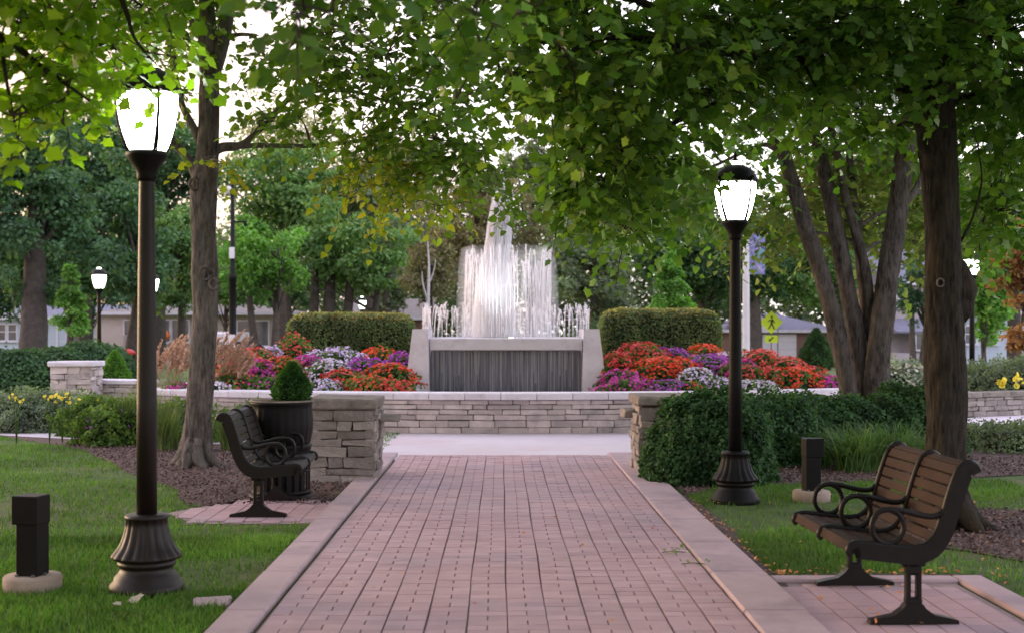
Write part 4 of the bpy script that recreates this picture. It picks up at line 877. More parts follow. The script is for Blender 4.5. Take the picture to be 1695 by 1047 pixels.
# feather reed grass in the planter
def plume_grass(px, Y, n, L, label, dx=.55):
    c = P(px, 545, Y); r = empty('feather_grass', (c.x, c.y, .49), label, 'ornamental grass', 'feathery tan reed grasses at the left end of the planter')
    pts = []; dirs = []
    m = MB()
    for k in range(n):
        x0, y0 = random.gauss(0, .18), random.gauss(0, .15); lean = random.uniform(.25, 1.0)*dx; l_ = L*random.uniform(.75, 1.1)*1.2
        pl_ = [Vector((x0+lean*t**1.5*l_, y0+.05*t, l_*t*(1-.12*t))) for t in (0, .25, .5, .75, 1)]; m.tube(pl_, .003, 3)
        for j in range(46):
            t = random.uniform(.55, 1.0); i = min(3, int(t*4)); f_ = t*4-i; b = pl_[i].lerp(pl_[i+1], f_); d = (pl_[i+1]-pl_[i]).normalized(); pts.append(b+Vector([random.gauss(0, .010) for _ in range(3)])); dirs.append(d+Vector([random.gauss(0, .25) for _ in range(3)]))
    m.build('stalks', 'f_straw', r); scatter('plumes', np.array(pts), .055, OVAL, 'f_straw', r, ydir=np.array(dirs))
    strap('g', (0, 0, 0), 1, .1, .1, 'x', 'f_hedge') if False else None
    return r
plume_grass(258, 22.9, 22, .95, 'tan feathery grass just right of the left lamp post'); plume_grass(282, 22.8, 14, .75, 'thinner tan feathery grass left of the tree trunk')
plume_grass(352, 22.6, 26, 1.0, 'dense tan feathery grass just right of the tree trunk'); plume_grass(372, 22.5, 16, .7, 'short tan feathery grass leaning over the flowers')
c = P(290, 545, 26); strap('silver_grass', (c.x, c.y, 0), 380, 1.35, .7, 'large grey-green grass mound behind the feathery grass', 'f_sage', .012); 
# far left hedge bushes
GH = 'dark rounded bushes by the far left road'
for (px, Y, rx, h, lab) in ((-10, 34, 1.2, 1.15, 'dark round bush cut by the left edge'), (40, 34, 1.05, 1.1, 'dark round bush below the big left trunk'), (95, 34.5, 1.1, 1.15, 'dark round bush below the small conical tree'), (140, 35.5, 1.0, 1.3, 'taller dark round bush below the far lamp'), (172, 36.5, .9, 1.2, 'dark round bush at the right end of the far left row')):
    c = P(px, 545, Y); bush('round_bush', (c.x, c.y, 0), rx, 1.0, h, lab, 'f_dark', 6000, .09, group=GH, lump=.12, seed=px)
c = P(190, 545, 32); cone_shrub('conical_bush', (c.x, c.y, 0), .42, 1.12, 'small conical dark green bush right of the low stone pillar', 'f_green', 5000, .06)
c = P(1351, 545, 58); cone_shrub('conical_bush', (c.x, c.y, gz(0, 58)-.05), .72, 1.85, 'dark egg-shaped evergreen in front of the brick garage wall', 'f_dark', 6000, .11)
c = P(1498, 545, 26.5); r = bush('white_flower_bush', (c.x, c.y, 0), .75, .6, .95, 'mass of white flowers left of the big right trunk', 'f_sage', 5000, .08, lump=.3, seed=41, shape=OVAL)
q = rng.normal(size=(420, 3)); q /= np.linalg.norm(q, axis=1, keepdims=True); q[:, 2] = abs(q[:, 2]); flowerheads(r, q[:340]*[.78, .62, .98], 'p_cream', .075); scatter('pink_blossoms', q[340:360]*[.3, .3, .98]+[.45, -.3, 0], .08, FLOWER, 'p_coral', r)
for (px, Y, rx, h, lab) in ((1645, 28.5, .9, .95, 'grey-green rounded shrub behind the right low wall'), (1690, 28.0, .9, 1.05, 'grey-green shrub at the right edge behind the low wall')):
    c = P(px, 545, Y); bush('grey_shrub', (c.x, c.y, 0), rx, .7, h, lab, 'f_grey', 6000, .07, lump=.3, seed=px, shape=OVAL)
for (px, lab) in ((1660, 'yellow bloom pair behind the right low wall'), (1682, 'yellow blooms near the right edge behind the low wall')):
    c = P(px, 630, 26.2); r = empty('yellow_flower', (c.x, c.y, 0), lab, 'flower'); m = MB(); m.tube([(0, 0, 0), (0, 0, c.z)], .008, 5); m.build('stem', 'f_bed', r); scatter('petals', np.array([[random.gauss(0, .06), 0, c.z+random.gauss(0, .06)] for k in range(12)]), .09, FLOWER, 'p_yellow', r, tilt=1)

# ------------------------------------------------------------------ houses
def win(par, x, y, z, w_, h_, frame='white', panes=1, split=True, depth=.10, sill=True):
    m = MB(); t = .07
    m.box((x-w_/2, y, z), (t, depth, h_+t)); m.box((x+w_/2, y, z), (t, depth, h_+t)); m.box((x, y-.003, z+h_/2), (w_+t-.006, depth, t)); m.box((x, y-.003, z-h_/2), (w_+t-.006, depth, t))
    for k in range(1, panes): m.box((x-w_/2+w_*k/panes, y+.004, z), (t*.8, depth, h_-.01))
    if split: m.box((x, y+.008, z+.05), (w_-.01, depth, t*.7))
    f = m.build('window', frame, par)
    g = MB(); g.box((x, y+.03, z), (w_-.02, .02, h_-.02)); g.build('pane', 'glass', f)
    if sill: s_ = MB(); s_.box((x, y-.05, z-h_/2-.08), (w_+.25, .12, .06)); s_.build('sill', frame, f)
    return f
def house(px0, px1, Y, z0, heave, depth, wallm, roofm, ridge, label, hip=True, over=.4, name='house'):
    a = P(px0, 545, Y); b = P(px1, 545, Y); wx = b.x-a.x; r = empty(name, ((a.x+b.x)/2, Y, z0), label, 'house')
    m = MB(); m.box((0, depth/2, heave/2), (wx, depth, heave)); m.build('wall', M[wallm], r)
    m = MB(); X = wx/2+over; y0, y1 = -over, depth+over; ym = depth/2; rx_ = X-(depth*.5 if hip else 0); rx_ = max(rx_, .3)
    vs = [(-X, y0, heave), (X, y0, heave), (X, y1, heave), (-X, y1, heave), (-rx_, ym, heave+ridge), (rx_, ym, heave+ridge)]
    vs = [(v[0], v[1], v[2]+.12) for v in vs]+[(-X, y0, heave), (X, y0, heave), (X, y1, heave), (-X, y1, heave)]
    m.addm(vs, [(0, 1, 5, 4), (1, 2, 5), (2, 3, 4, 5), (3, 0, 4), (6, 9, 8, 7), (6, 7, 1, 0), (7, 8, 2, 1), (8, 9, 3, 2), (9, 6, 0, 3)]); rf = m.build('roof', roofm, r)
    m = MB(); m.box((0, y0-.03, heave+.04), (2*X, .05, .20)); m.build('fascia', 'white', r)
    return r, wx
r, wx = house(-60, 196, 92, -.8, 3.2, 7, 'bluewhite', 'roof', .9, 'pale blue sided house with grey-purple roof at far left', hip=False)
for px in (-20, 3, 21): c = P(px, 545, 92); win(r, c.x-r.location.x, -.04, 2.25, .62, 1.15, 'white', 1)
c = P(95, 545, 92); m = MB(); m.box((c.x-r.location.x, -.03, 1.5), (.10, .06, 3)); m.build('downpipe', 'white', r)
c = P(121, 545, 92); win(r, c.x-r.location.x, -.04, 2.0, .8, 1.3, 'white', 1)
r, wx = house(158, 486, 90, -.8, 3.5, 9, 'tan', 'roofbrown', .7, 'long tan house with a row of tall windows behind the left tree trunk', hip=True)
for px in (211, 226, 262, 276, 290, 308): c = P(px, 545, 90); win(r, c.x-r.location.x, -.04, 2.35, .46, 1.5, 'white', 1, split=False)
for px in (405, 433): c = P(px, 545, 90); win(r, c.x-r.location.x, -.04, 2.2, 1.0, 1.7, 'white', 1, split=False)
c = P(276, 545, 90); m = MB(); m.lathe([(.02, 0), (.16, .12), (.2, .3), (.12, .5), (.03, .62)], (c.x-r.location.x+.05, -.12, 1.75), 10); m.build('orange_decoration', 'orange_deco', r)
c = P(180, 545, 88); m = MB(); m.box((c.x-r.location.x, -1.0, 1.05), (1.9, 1.9, 2.1)); m.build('entry_block', 'pinkwall', r)
r, wx = house(585, 705, 95, -.8, 3.2, 8, 'housebrick', 'roofbrown', 1.4, 'brick house glimpsed above the left clipped hedge', hip=False)
for px in (615, 636, 655): c = P(px, 545, 95); win(r, c.x-r.location.x, -.04, 2.3, .7, 1.1, 'white', 1)
# garage
r, wx = house(1196, 1386, 95, -.85, 2.35, 8, 'housebrick', 'roof', 1.2, 'brick garage with white doors and blue-grey hipped roof behind the crossing sign', hip=True, name='garage')
ox = r.location.x
for px0, px1 in ((1212, 1256), (1262, 1318)):
    a = P(px0, 545, 95).x-ox; b = P(px1, 545, 95).x-ox; m = MB()
    for k in range(4): m.box(((a+b)/2, -.04, .28+.54*k), (b-a, .08, .53), bev=.01)
    m.build('garage_door', 'white', r)
m = MB(); c = P(1245, 545, 95).x-ox; m.prism([(-1.5, 0), (1.5, 0), (1.5, .55), (0, 1.25), (-1.5, .55)], lambda s_, x, z: (c+x, -.42+s_*2.2, 2.48+z)); g = m.build('gable', 'white', r)
m = MB(); 
for sx in (-1, 1): m.addm([(c, -.55, 3.82), (c+sx*1.75, -.55, 2.98), (c+sx*1.75, 1.8, 2.98), (c, 1.8, 3.82), (c, -.55, 3.90), (c+sx*1.75, -.55, 3.06), (c+sx*1.75, 1.8, 3.06), (c, 1.8, 3.90)], [(0, 1, 2, 3), (7, 6, 5, 4), (0, 4, 5, 1), (1, 5, 6, 2), (2, 6, 7, 3)])
m.build('gable_roof', 'roof', r)
win(r, c+.1, -.46, 3.15, .9, .75, 'white', 2, sill=False)
# grey house on the right
r, wx = house(1470, 1560, 78, -.6, 4.9, 8, 'greyhouse', 'roof', 2.2, 'grey two-storey house with porch windows seen between the right trunks', hip=False)
ox = r.location.x
for px in (1503, 1516, 1529): c = P(px, 545, 78); win(r, c.x-ox, -2.05, 1.55, .40, .95, 'white', 1, split=False, sill=False)
for px in (1492, 1512): c = P(px, 545, 78); win(r, c.x-ox, -.04, 4.0, .6, .9, 'white', 1)
m = MB(); m.box((0, -1.0, .45), (3.4, 2.0, .9)); m.build('porch_base', 'greyhouse', r)
m = MB(); X = 1.8; m.addm([(-X, -2.3, 2.15), (X, -2.3, 2.15), (X, -.01, 2.9), (-X, -.01, 2.9), (-X, -2.3, 2.05), (X, -2.3, 2.05), (X, -.01, 2.05), (-X, -.01, 2.05)], [(0, 1, 2, 3), (4, 7, 6, 5), (4, 5, 1, 0), (5, 6, 2, 1), (7, 4, 0, 3)]); m.build('porch_roof', 'roof', r)
r, wx = house(1600, 1760, 88, -.7, 3.4, 8, 'bluewhite', 'roof', 1.6, 'pale blue house barely visible behind the bright green tree at right', hip=False)
for px in (1606, 1640, 1680): c = P(px, 545, 88); win(r, c.x-r.location.x, -.04, 2.0, .8, 1.2, 'white', 1)

# ------------------------------------------------------------------ vehicles
def vehicle(px, Y, L, W_, prof, glass_prof, mat, label, name, rz=0):
    c = P(px, 545, Y); r = empty(name, (c.x, Y, gz(0, Y)), label, 'car' if name == 'parked_car' else 'van', rz=rz)
    m = MB(); m.prism(prof, lambda s_, x, z: (x, -W_/2+W_*s_, z)); m.build('body', mat, r)
    for sy in (-1, 1):
        m = MB(); m.prism(glass_prof, lambda s_, x, z: (x, sy*(W_/2+.004)-(.01*s_ if sy > 0 else -.01*s_)-.0, z)); m.build('side_window', 'glass', r)
    for sx in (-.30, .31):
        for sy in (-1, 1):
            m = MB(); q = [(.02, -.11), (.31, -.11), (.33, -.06), (.33, .06), (.31, .11), (.02, .11)]; m.lathe(q, n=20)
            m.v = [(v[0]+sx*L, v[2]+sy*(W_/2-.10), v[1]+.33) for v in m.v]; wh = m.build('wheel', 'rubber', r)
            m = MB(); m.lathe([(.02, -.12), (.19, -.12), (.19, .12), (.02, .12)], n=16); m.v = [(v[0]+sx*L, v[2]+sy*(W_/2-.10), v[1]+.33) for v in m.v]; m.build('rim', 'steel', wh)
    return r
van = [(-2.2, .35), (-2.25, .9), (-2.15, 2.0), (-1.9, 2.12), (1.0, 2.1), (1.35, 1.95), (1.75, 1.25), (2.3, 1.05), (2.35, .4)]
sed = [(-2.2, .3), (-2.25, .75), (-2.0, .95), (-1.5, 1.0), (-1.0, 1.38), (.35, 1.4), (1.0, 1.0), (1.95, .88), (2.2, .6), (2.2, .3)]
vehicle(384, 76, 4.6, 1.9, van, [(.2, 1.2), (.2, 1.85), (.95, 1.85), (1.4, 1.25)], 'white', 'white van parked end-on behind the tall camera pole', 'parked_van', rz=R(80))
vehicle(404, 66, 4.4, 1.75, sed, [(-1.2, 1.0), (-.9, 1.3), (.3, 1.3), (.8, 1.0)], 'black', 'dark parked car behind the left end of the flower bed', 'parked_car', rz=R(25))
c = P(211, 545, 44); r = empty('lawn_grill', (c.x, c.y, 0), 'small red-topped dark grill on the lawn left of the left lamp post', 'grill')
MB().lathe([(.05, .62), (.2, .68), (.26, .80), (.26, .82)], n=18).build('bowl', 'black', r); MB().lathe([(.27, .822), (.25, .92), (.15, .99), (.02, 1.02)], n=18).build('lid', 'redpaint', r)
m = MB()
for k in range(3): a = k*2.1; m.tube([(.1*math.cos(a), .1*math.sin(a), .66), (.28*math.cos(a), .28*math.sin(a), 0)], .018, 6)
m.build('leg', 'steel', r)

# ------------------------------------------------------------------ trees
def limbmesh(name, paths, mat, parent, n=12, rough=.06, k=5):
    m = MB()
    for pts, rad in paths:
        sp = smooth_path(pts, k); m.tube(sp, ipl(rad, len(sp)), n, rough=rough)
    return m.build(name, mat, parent)
def flat(paths):
    o = []
    for pts, rad in paths:
        sp = smooth_path(pts, 4); rr = ipl(rad, len(sp)); o += list(zip(sp, rr))
    return o
def leaf_canopy(parent, blobs, anchors, size, shape, mats, lai=3.0, twig_leaves=9, twl=.38, barkm='bark_far', droop=.5, name='crown', connect=True):
    """blobs: (px,py,Y,rx,ry,depth,density,mat index). leaves on drooping sprays, tied back to the limbs"""
    groups = {}; tw = MB(); br = MB(); la = {4: .32, 6: .42, 11: .55, 23: .50}[len(shape[0])]
    for b in blobs:
        px, py, Y, rx, ry, dp, den = b[:7]; mi = b[7] if len(b) > 7 else 0
        c = P(px, py, Y); RX, RZ = rx/F*Y, ry/F*Y; n = int(lai*den*math.pi*RX*RZ/(la*size*size*.55)); nt_ = max(2, n//twig_leaves)
        if connect and anchors:
            q = min(anchors, key=lambda a: (a[0]-c).length+max(0, a[0].z-c.z)*.3); A = q[0]; d = (c-A).length
            mid = A.lerp(c, .5)+Vector((random.uniform(-.1, .1), random.uniform(-.1, .1), .10*d)); r0 = min(q[1]*.7, .012+.010*d); sp = smooth_path([A, mid, c], 5); br.tube(sp, ipl([r0, .006], len(sp)), 6, rough=.05)
        q = rng.normal(size=(nt_, 3)); q /= np.linalg.norm(q, axis=1, keepdims=True); q *= rng.uniform(.15, 1, (nt_, 1))**.5
        base = q*[RX, dp/2, RZ]+np.array(c); out_ = q*[1, 1, .35]+rng.normal(0, .35, (nt_, 3)); out_ /= np.linalg.norm(out_, axis=1, keepdims=True)
        for i in range(nt_):
            L_ = twl*random.uniform(.6, 1.3); t = np.linspace(0.05, 1, twig_leaves); d = out_[i]; p = base[i]+np.outer(t*L_, d)-np.outer(t*t*L_*droop, [0, 0, 1])
            if i % 2 == 0: tw.tube([base[i]-d*.1, p[twig_leaves//2], p[-1]], [.005, .004, .002], 3, smooth=False)
            if i % 5 == 0 : br.tube([c, c.lerp(Vector(base[i]), .55)+Vector((0, 0, .04)), Vector(base[i])], [.008, .006, .004], 4)
            side = np.cross(d, [0, 0, 1.]); side /= np.linalg.norm(side)+1e-6; s_ = np.where(np.arange(twig_leaves) % 2 == 0, 1, -1)[:, None]
            yd = side*s_*.9+d*.6-np.array([0, 0, .45])+rng.normal(0, .3, (twig_leaves, 3)); groups.setdefault(mi, []).append((p+yd*.02, yd))
    for mi, g in groups.items():
        pts = np.concatenate([a for a, _ in g]); yd = np.concatenate([b for _, b in g]); scatter(name, pts, size, shape, mats[mi], parent, tilt=.55, ydir=yd)
    tw.build('twigs', barkm, parent)['kind'] = 'stuff'; br.build('branches', barkm, parent)['kind'] = 'stuff'
# --- left tree in the mulch bed (16 m)
YL = 16.04
def pl(*q, Y=YL): return [P(a, b, Y+(c[0] if c else 0)) for a, b, *c in q]
r = empty('maple_tree', G(325, 771), 'slender grey-barked maple with knotted trunk in the left mulch bed', 'tree'); inv = -r.location
TL = [(pl((325, 776), (326, 752), (329, 690), (334, 600), (340, 520), (339, 450), (337, 380), (338, 310), (344, 250), (346, 150), (344, 60), (338, -80), (330, -240)), [.29, .215, .168, .15, .15, .17, .15, .165, .14, .125, .115, .07, .04])]
LL = [(pl((337, 320), (318, 275), (292, 240), (262, 205, -.3), (215, 150, -.6), (150, 90, -1)), [.075, .06, .05, .04, .03, .012]),
      (pl((344, 262), (322, 215), (302, 175), (290, 120, .4), (270, 40, .6)), [.06, .05, .04, .03, .012]),
      (pl((342, 262), (365, 245), (400, 240), (430, 214), (450, 196), (462, 178), (476, 165), (500, 120, .2), (540, 60, .4)), [.07, .06, .045, .04, .038, .036, .03, .02, .01]),
      (pl((395, 242), (440, 241), (500, 242), (560, 238), (615, 232), (660, 240), (700, 252), (750, 264), (800, 292), (840, 330)), [.036, .03, .026, .026, .026, .022, .02, .016, .012, .006]),
      (pl((478, 166), (520, 152, -.2), (585, 152, -.3), (640, 168, -.4), (700, 184, -.5), (780, 215, -.6)), [.024, .022, .022, .02, .016, .006]),
      (pl((615, 232), (640, 290), (665, 320), (690, 345)), [.012, .010, .008, .004]),
      (pl((346, 140), (362, 90), (374, 40), (384, -20), (420, -120)), [.10, .095, .085, .06, .03]),
      (pl((368, 60), (420, 60, -.4), (452, 100, -.6), (540, 20, -.8), (660, -40, -1)), [.03, .02, .018, .012, .006][:5]),
      (pl((344, 60), (300, 10), (240, -60, -.5)), [.07, .05, .02])]
limbmesh('trunk', [([p+inv for p in a], b) for a, b in TL], 'bark', r, 64, .13, 16); limbmesh('limbs', [([p+inv for p in a], b) for a, b in LL], 'bark', r, 10, .10)
m = MB()
for (px, py, s_) in ((341, 452, .07), (322, 305, .055), (354, 470, .055)):
    m = MB(); c = P(px, py, YL-.125)+inv; m.tube([c+Vector((s_*math.cos(a), -.02, s_*1.2*math.sin(a))) for a in np.linspace(0, 6.0, 12)], s_*.34, 10, rough=.5); m.build('knot', 'bark', r)
anch = flat(TL[:1])[20:]+flat(LL)
cr = empty('crown_root', (0, 0, 0)); 
bl = [(285, 60, 15.6, 70, 70, 1.8, .75), (250, 130, 15.0, 60, 50, 1.4, .6), (385, 150, 15.5, 30, 26, 1, .35), (430, 200, 15.4, 50, 25, 1.2, .4), (500, 110, 15.4, 46, 60, 1.6, .75), (540, 60, 15.0, 90, 80, 2, .7), (560, 150, 15.2, 80, 50, 1.6, .6), (500, 200, 15.4, 60, 34, 1.2, .5),
      (640, 90, 14.8, 100, 80, 2, .7), (660, 180, 14.9, 80, 44, 1.6, .55), (740, 60, 15, 80, 70, 2, .7), (760, 150, 14.8, 70, 50, 1.6, .75), (720, 230, 14.9, 80, 42, 1.4, .9), (785, 250, 15, 54, 42, 1.4, 1.0), (600, 215, 15.2, 60, 34, 1.2, .6),
      (610, 270, 15.4, 60, 40, 1.2, .8, 1), (670, 300, 15.4, 66, 40, 1.2, .9, 1), (600, 310, 15.5, 40, 26, 1, .55, 1), (720, 340, 15.4, 30, 18, .8, .6, 1), (750, 295, 15.2, 60, 40, 1.2, 1.0), (810, 300, 15.1, 40, 26, 1.2, .8), (866, 350, 15.2, 10, 20, .5, .4), (880, 295, 15.2, 20, 26, .8, .7), (345, 260, 15.3, 18, 14, .5, .6, 1), (372, 270, 15.4, 20, 18, .5, .6, 1),
      (290, 0, 16.4, 80, 60, 2, .7), (430, -90, 16, 150, 50, 3, .6), (620, -50, 15.5, 150, 60, 3, .6), (250, -80, 16, 150, 80, 3, .6), (780, -20, 15.5, 90, 50, 3, .7), (340, -200, 16, 220, 120, 4, .5)]
leaf_canopy(None, [], None, .1, LEAF6, ['maple']) if False else None
holder = r
class Shift: pass
def canopy_for(r, blobs, anchors, *a, **k):
    e0 = set(bpy.data.objects); leaf_canopy(r, blobs, anchors, *a, **k)
    for o in set(bpy.data.objects)-e0:
        o.data.transform(__import__('mathutils').Matrix.Translation(-r.location))
bpy.data.objects.remove(cr)
canopy_for(r, bl, anch, .105, LEAF6, ['maple', 'maple_yel'], lai=2.1, twl=.42, barkm='bark')
def roots(r, n, rad, mat, seed):
    rr = random.Random(seed)
    for k in range(n):
        a = 2*math.pi*k/n+rr.uniform(-.3, .3); L_ = rr.uniform(.08, .20); d = Vector((math.cos(a), math.sin(a), 0)); sd = Vector((-d.y, d.x, 0))*rr.uniform(-.08, .08)
        m = MB(); sp = smooth_path([d*rad*.45+Vector((0, 0, .34)), d*rad*.85+Vector((0, 0, .12)), d*(rad+L_*.5)+sd+Vector((0, 0, .025)), d*(rad+L_)+sd*2+Vector((0, 0, -.04))], 5); m.tube(sp, ipl([rad*.30, rad*.42, rad*.20, .02], len(sp)), 14, rough=.2); m.build('root', mat, r)
roots(r, 6, .20, 'bark', 3)
# --- big right tree (11 m)
YR = 11.1
r = empty('maple_tree', G(1567, 874), 'thick dark-trunked maple behind the right bench, spreading over the path', 'tree'); inv = -r.location
def pr(*q): return pl(*q, Y=YR)
TR = [(pr((1568, 880), (1567, 855), (1566, 800), (1566, 700), (1564, 600), (1562, 500), (1560, 400), (1556, 300), (1550, 220), (1556, 150), (1572, 90), (1584, 30), (1596, -80), (1600, -240)), [.33, .24, .175, .162, .17, .165, .15, .15, .165, .13, .10, .09, .07, .04])]
LR = [(pr((1546, 250), (1528, 195), (1505, 155), (1470, 105), (1420, 50), (1350, -10, -.5), (1260, -60, -1)), [.10, .10, .085, .07, .055, .04, .02]),
      (pr((1470, 105), (1400, 90, -.4), (1300, 96, -.8), (1200, 85, -1.2), (1100, 70, -1.6), (1000, 62, -1.9), (920, 100, -2.1), (840, 140, -2.3)), [.06, .05, .045, .04, .032, .024, .014, .006]),
      (pr((1300, 96, -.8), (1220, 150, -.6), (1140, 190, -.4), (1060, 240, -.2), (1000, 300, 0)), [.03, .028, .022, .016, .006]),
      (pr((1200, 85, -1.2), (1100, 20, -1.5), (1000, -10, -1.8), (900, 20, -2.2)), [.03, .026, .02, .008]),
      (pr((1575, 80), (1620, 40, .3), (1690, 0, .5), (1780, -30, .8)), [.06, .05, .04, .02]), (pr((1560, 170), (1630, 160, 1.2), (1700, 190, 2), (1760, 240, 2.5)), [.05, .04, .03, .015]),
      (pr((1590, 400), (1610, 360, -.1), (1625, 300, -.2), (1618, 240, -.3)), [.012, .01, .008, .004])]
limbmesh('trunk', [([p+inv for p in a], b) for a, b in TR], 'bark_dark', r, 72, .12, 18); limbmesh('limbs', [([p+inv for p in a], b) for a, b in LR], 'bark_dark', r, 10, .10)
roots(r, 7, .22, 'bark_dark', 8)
m = MB(); c = P(1592, 478, YR)+inv
m.tube([c+Vector((0, 0, z)) for z in (-.26, -.17, -.08, 0, .08, .16, .24)], [.03, .075, .10, .115, .10, .07, .02], 24, rough=.35); c2 = P(1590, 510, YR-.04)+inv; m.tube([c2+Vector((.02, 0, z)) for z in (-.12, -.06, 0, .06, .12)], [.02, .06, .08, .06, .02], 20, rough=.35); m.build('burl', 'bark_dark', r)
c = P(1557, 468, YR-.165)+inv; m = MB(); m.tube([c+Vector((.03*math.cos(a), .004, .034*math.sin(a))) for a in np.linspace(0, 6.1, 12)], .009, 6); m.build('knot', 'bark', r)
anch = flat(TR)[40:]+flat(LR)
bl = [(880, 70, 9.2, 70, 70, 1.6, .9), (905, 140, 9.4, 60, 40, 1.4, .8), (960, 250, 10.2, 44, 50, 1.6, 1.0), (960, 320, 10.6, 50, 40, 1.2, 1.0), (930, 325, 10.8, 30, 22, 1, .7), (1000, 350, 11.0, 30, 22, .8, .8), (1035, 380, 11.2, 20, 22, .7, 1.1), (1050, 340, 11.2, 40, 36, 1, 1.0),
      (980, 60, 9.3, 80, 80, 2, 1), (1000, 160, 9.8, 80, 70, 2, 1), (1030, 250, 10.4, 76, 60, 2, 1), (1100, 60, 9.8, 90, 80, 2, 1), (1110, 160, 10.2, 80, 60, 2, .95), (1075, 255, 11.0, 56, 48, 1.4, .9), (1080, 310, 11.2, 36, 26, 1, .7), (1135, 185, 11.2, 30, 28, 1.4, .7),
      (1210, 60, 10.2, 90, 80, 2, 1), (1235, 130, 10.8, 80, 30, 2, .8), (1330, 60, 10.6, 90, 80, 2, 1), (1330, 150, 11, 80, 50, 2, .8), (1440, 60, 10.8, 90, 80, 2.4, 1), (1420, 160, 11.4, 60, 44, 1.4, .7), (1480, 210, 11.6, 44, 34, 1, .5), (1650, 60, 10.8, 80, 80, 2.4, 1.1), (1540, 40, 10.2, 70, 60, 1.6, .9), (1640, 170, 11.6, 70, 60, 2, 1.1), (1560, 130, 10.2, 40, 30, .8, .35),
      (1660, 270, 12.5, 60, 60, 2, 1.1), (1650, 350, 13, 56, 44, 1.6, 1.0), (1620, 400, 13, 26, 24, 1, .8), (1740, 150, 11, 80, 140, 3, .9),
      (1000, -50, 9.5, 170, 70, 3, .6), (1250, -60, 10.5, 200, 80, 3, .6), (1500, -70, 11, 220, 90, 4, .6), (1700, -60, 11, 120, 90, 4, .6), (1450, -220, 11, 350, 110, 6, .5), (840, -30, 9, 90, 60, 2.4, .7)]
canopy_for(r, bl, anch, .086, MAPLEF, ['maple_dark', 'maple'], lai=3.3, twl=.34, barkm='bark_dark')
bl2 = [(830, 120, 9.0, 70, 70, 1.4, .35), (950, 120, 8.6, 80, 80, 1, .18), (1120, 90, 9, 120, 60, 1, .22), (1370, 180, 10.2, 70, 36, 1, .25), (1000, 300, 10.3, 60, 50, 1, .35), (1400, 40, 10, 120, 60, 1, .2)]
canopy_for(r, bl2, anch, .086, MAPLEF, ['maple'], lai=3.3, twl=.34, barkm='bark_dark', name='sunlit_leaves')  # lighter leaf colour stands in for light catching these sprays
# --- near left maple: trunk outside the picture, boughs over the left lamp and the path
r = empty('maple_tree', (-4.6, 6.9, 0), 'bright maple boughs hanging into the upper left corner round the lamp', 'tree'); inv = -r.location
TN = [([Vector(q) for q in ((-4.6, 6.9, 0), (-4.6, 6.9, .6), (-4.55, 6.85, 1.8), (-4.5, 6.8, 3), (-4.4, 6.7, 4.4), (-4.2, 6.5, 6.2))], [.26, .2, .17, .15, .11, .06])]
LN = [([Vector((-4.5, 6.8, 2.9)), P(-120, 20, 6.9), P(0, 60, 6.9), P(60, 105, 6.9), P(110, 140, 6.9), P(165, 180, 7.0)], [.06, .03, .022, .016, .010, .004]),
      ([Vector((-4.5, 6.8, 3.0)), P(-60, 0, 7.2), P(60, 40, 7.3), P(150, 70, 7.4), P(230, 90, 7.5)], [.06, .03, .022, .014, .005]),
      ([Vector((-4.45, 6.75, 3.6)), Vector((-3, 6.4, 4.1)), P(150, -90, 6.8), P(205, 10, 6.9), P(222, 62, 7.0), P(260, 110, 7.1)], [.06, .04, .024, .014, .009, .004]),
      ([Vector((-4.4, 6.7, 4.2)), Vector((-2.6, 5.9, 4.4)), Vector((-1.2, 5.2, 3.8)), P(480, -60, 5.0), P(505, 20, 5.0)], [.07, .045, .025, .012, .005]),
      ([P(480, -60, 5.0), P(620, -110, 5.4), P(760, -60, 6.0), P(880, -10, 6.6)], [.012, .012, .01, .004]),
      ([P(0, 60, 6.9), P(10, 130, 6.6), P(20, 180, 6.6), P(28, 230, 6.6)], [.012, .009, .006, .003])]
limbmesh('trunk', [([p+inv for p in a], b) for a, b in TN], 'bark', r, 20, .12, 7); limbmesh('limbs', [([p+inv for p in a], b) for a, b in LN], 'bark_dark', r, 8, .06)
anch = flat(LN)
bl = [(40, 40, 7.2, 90, 60, .9, 1.1), (150, 50, 7.3, 80, 60, .9, 1.0), (60, 130, 7.0, 70, 50, .8, 1.0), (105, 140, 7.1, 36, 40, .7, 1), (20, 190, 6.7, 40, 44, .6, .8), (60, 190, 7.0, 34, 30, .5, .7), (235, 10, 7.4, 70, 24, .8, 1), (160, 85, 7.6, 40, 24, .5, .9), (22, 262, 6.6, 20, 22, .3, .7), (105, 205, 6.9, 14, 12, .3, .6),
      (290, 95, 7.7, 30, 26, .4, .5), (300, 50, 7.6, 50, 40, .7, .55), (205, 140, 7.45, 12, 6, .2, .2), (40, -40, 7, 160, 60, 1.5, .6), (200, -50, 7, 150, 50, 1.5, .6)]
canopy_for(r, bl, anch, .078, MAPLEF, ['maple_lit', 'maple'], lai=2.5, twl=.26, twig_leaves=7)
bl = [(490, 30, 5.0, 46, 36, .5, .9), (550, 20, 5.2, 30, 26, .4, .6), (500, 75, 5.0, 16, 22, .3, .6), (600, -20, 5.3, 90, 34, .6, .7), (790, 30, 6.2, 46, 34, .5, .7), (800, 90, 6.4, 18, 20, .3, .5), (720, -10, 5.8, 70, 34, .6, .7), (870, 20, 6.6, 40, 40, .6, .6), (755, 165, 6.6, 16, 10, .2, .5)]
canopy_for(r, bl, anch, .078, MAPLEF, ['maple_dark'], lai=2.2, twl=.24, twig_leaves=6, name='overhanging_leaves')
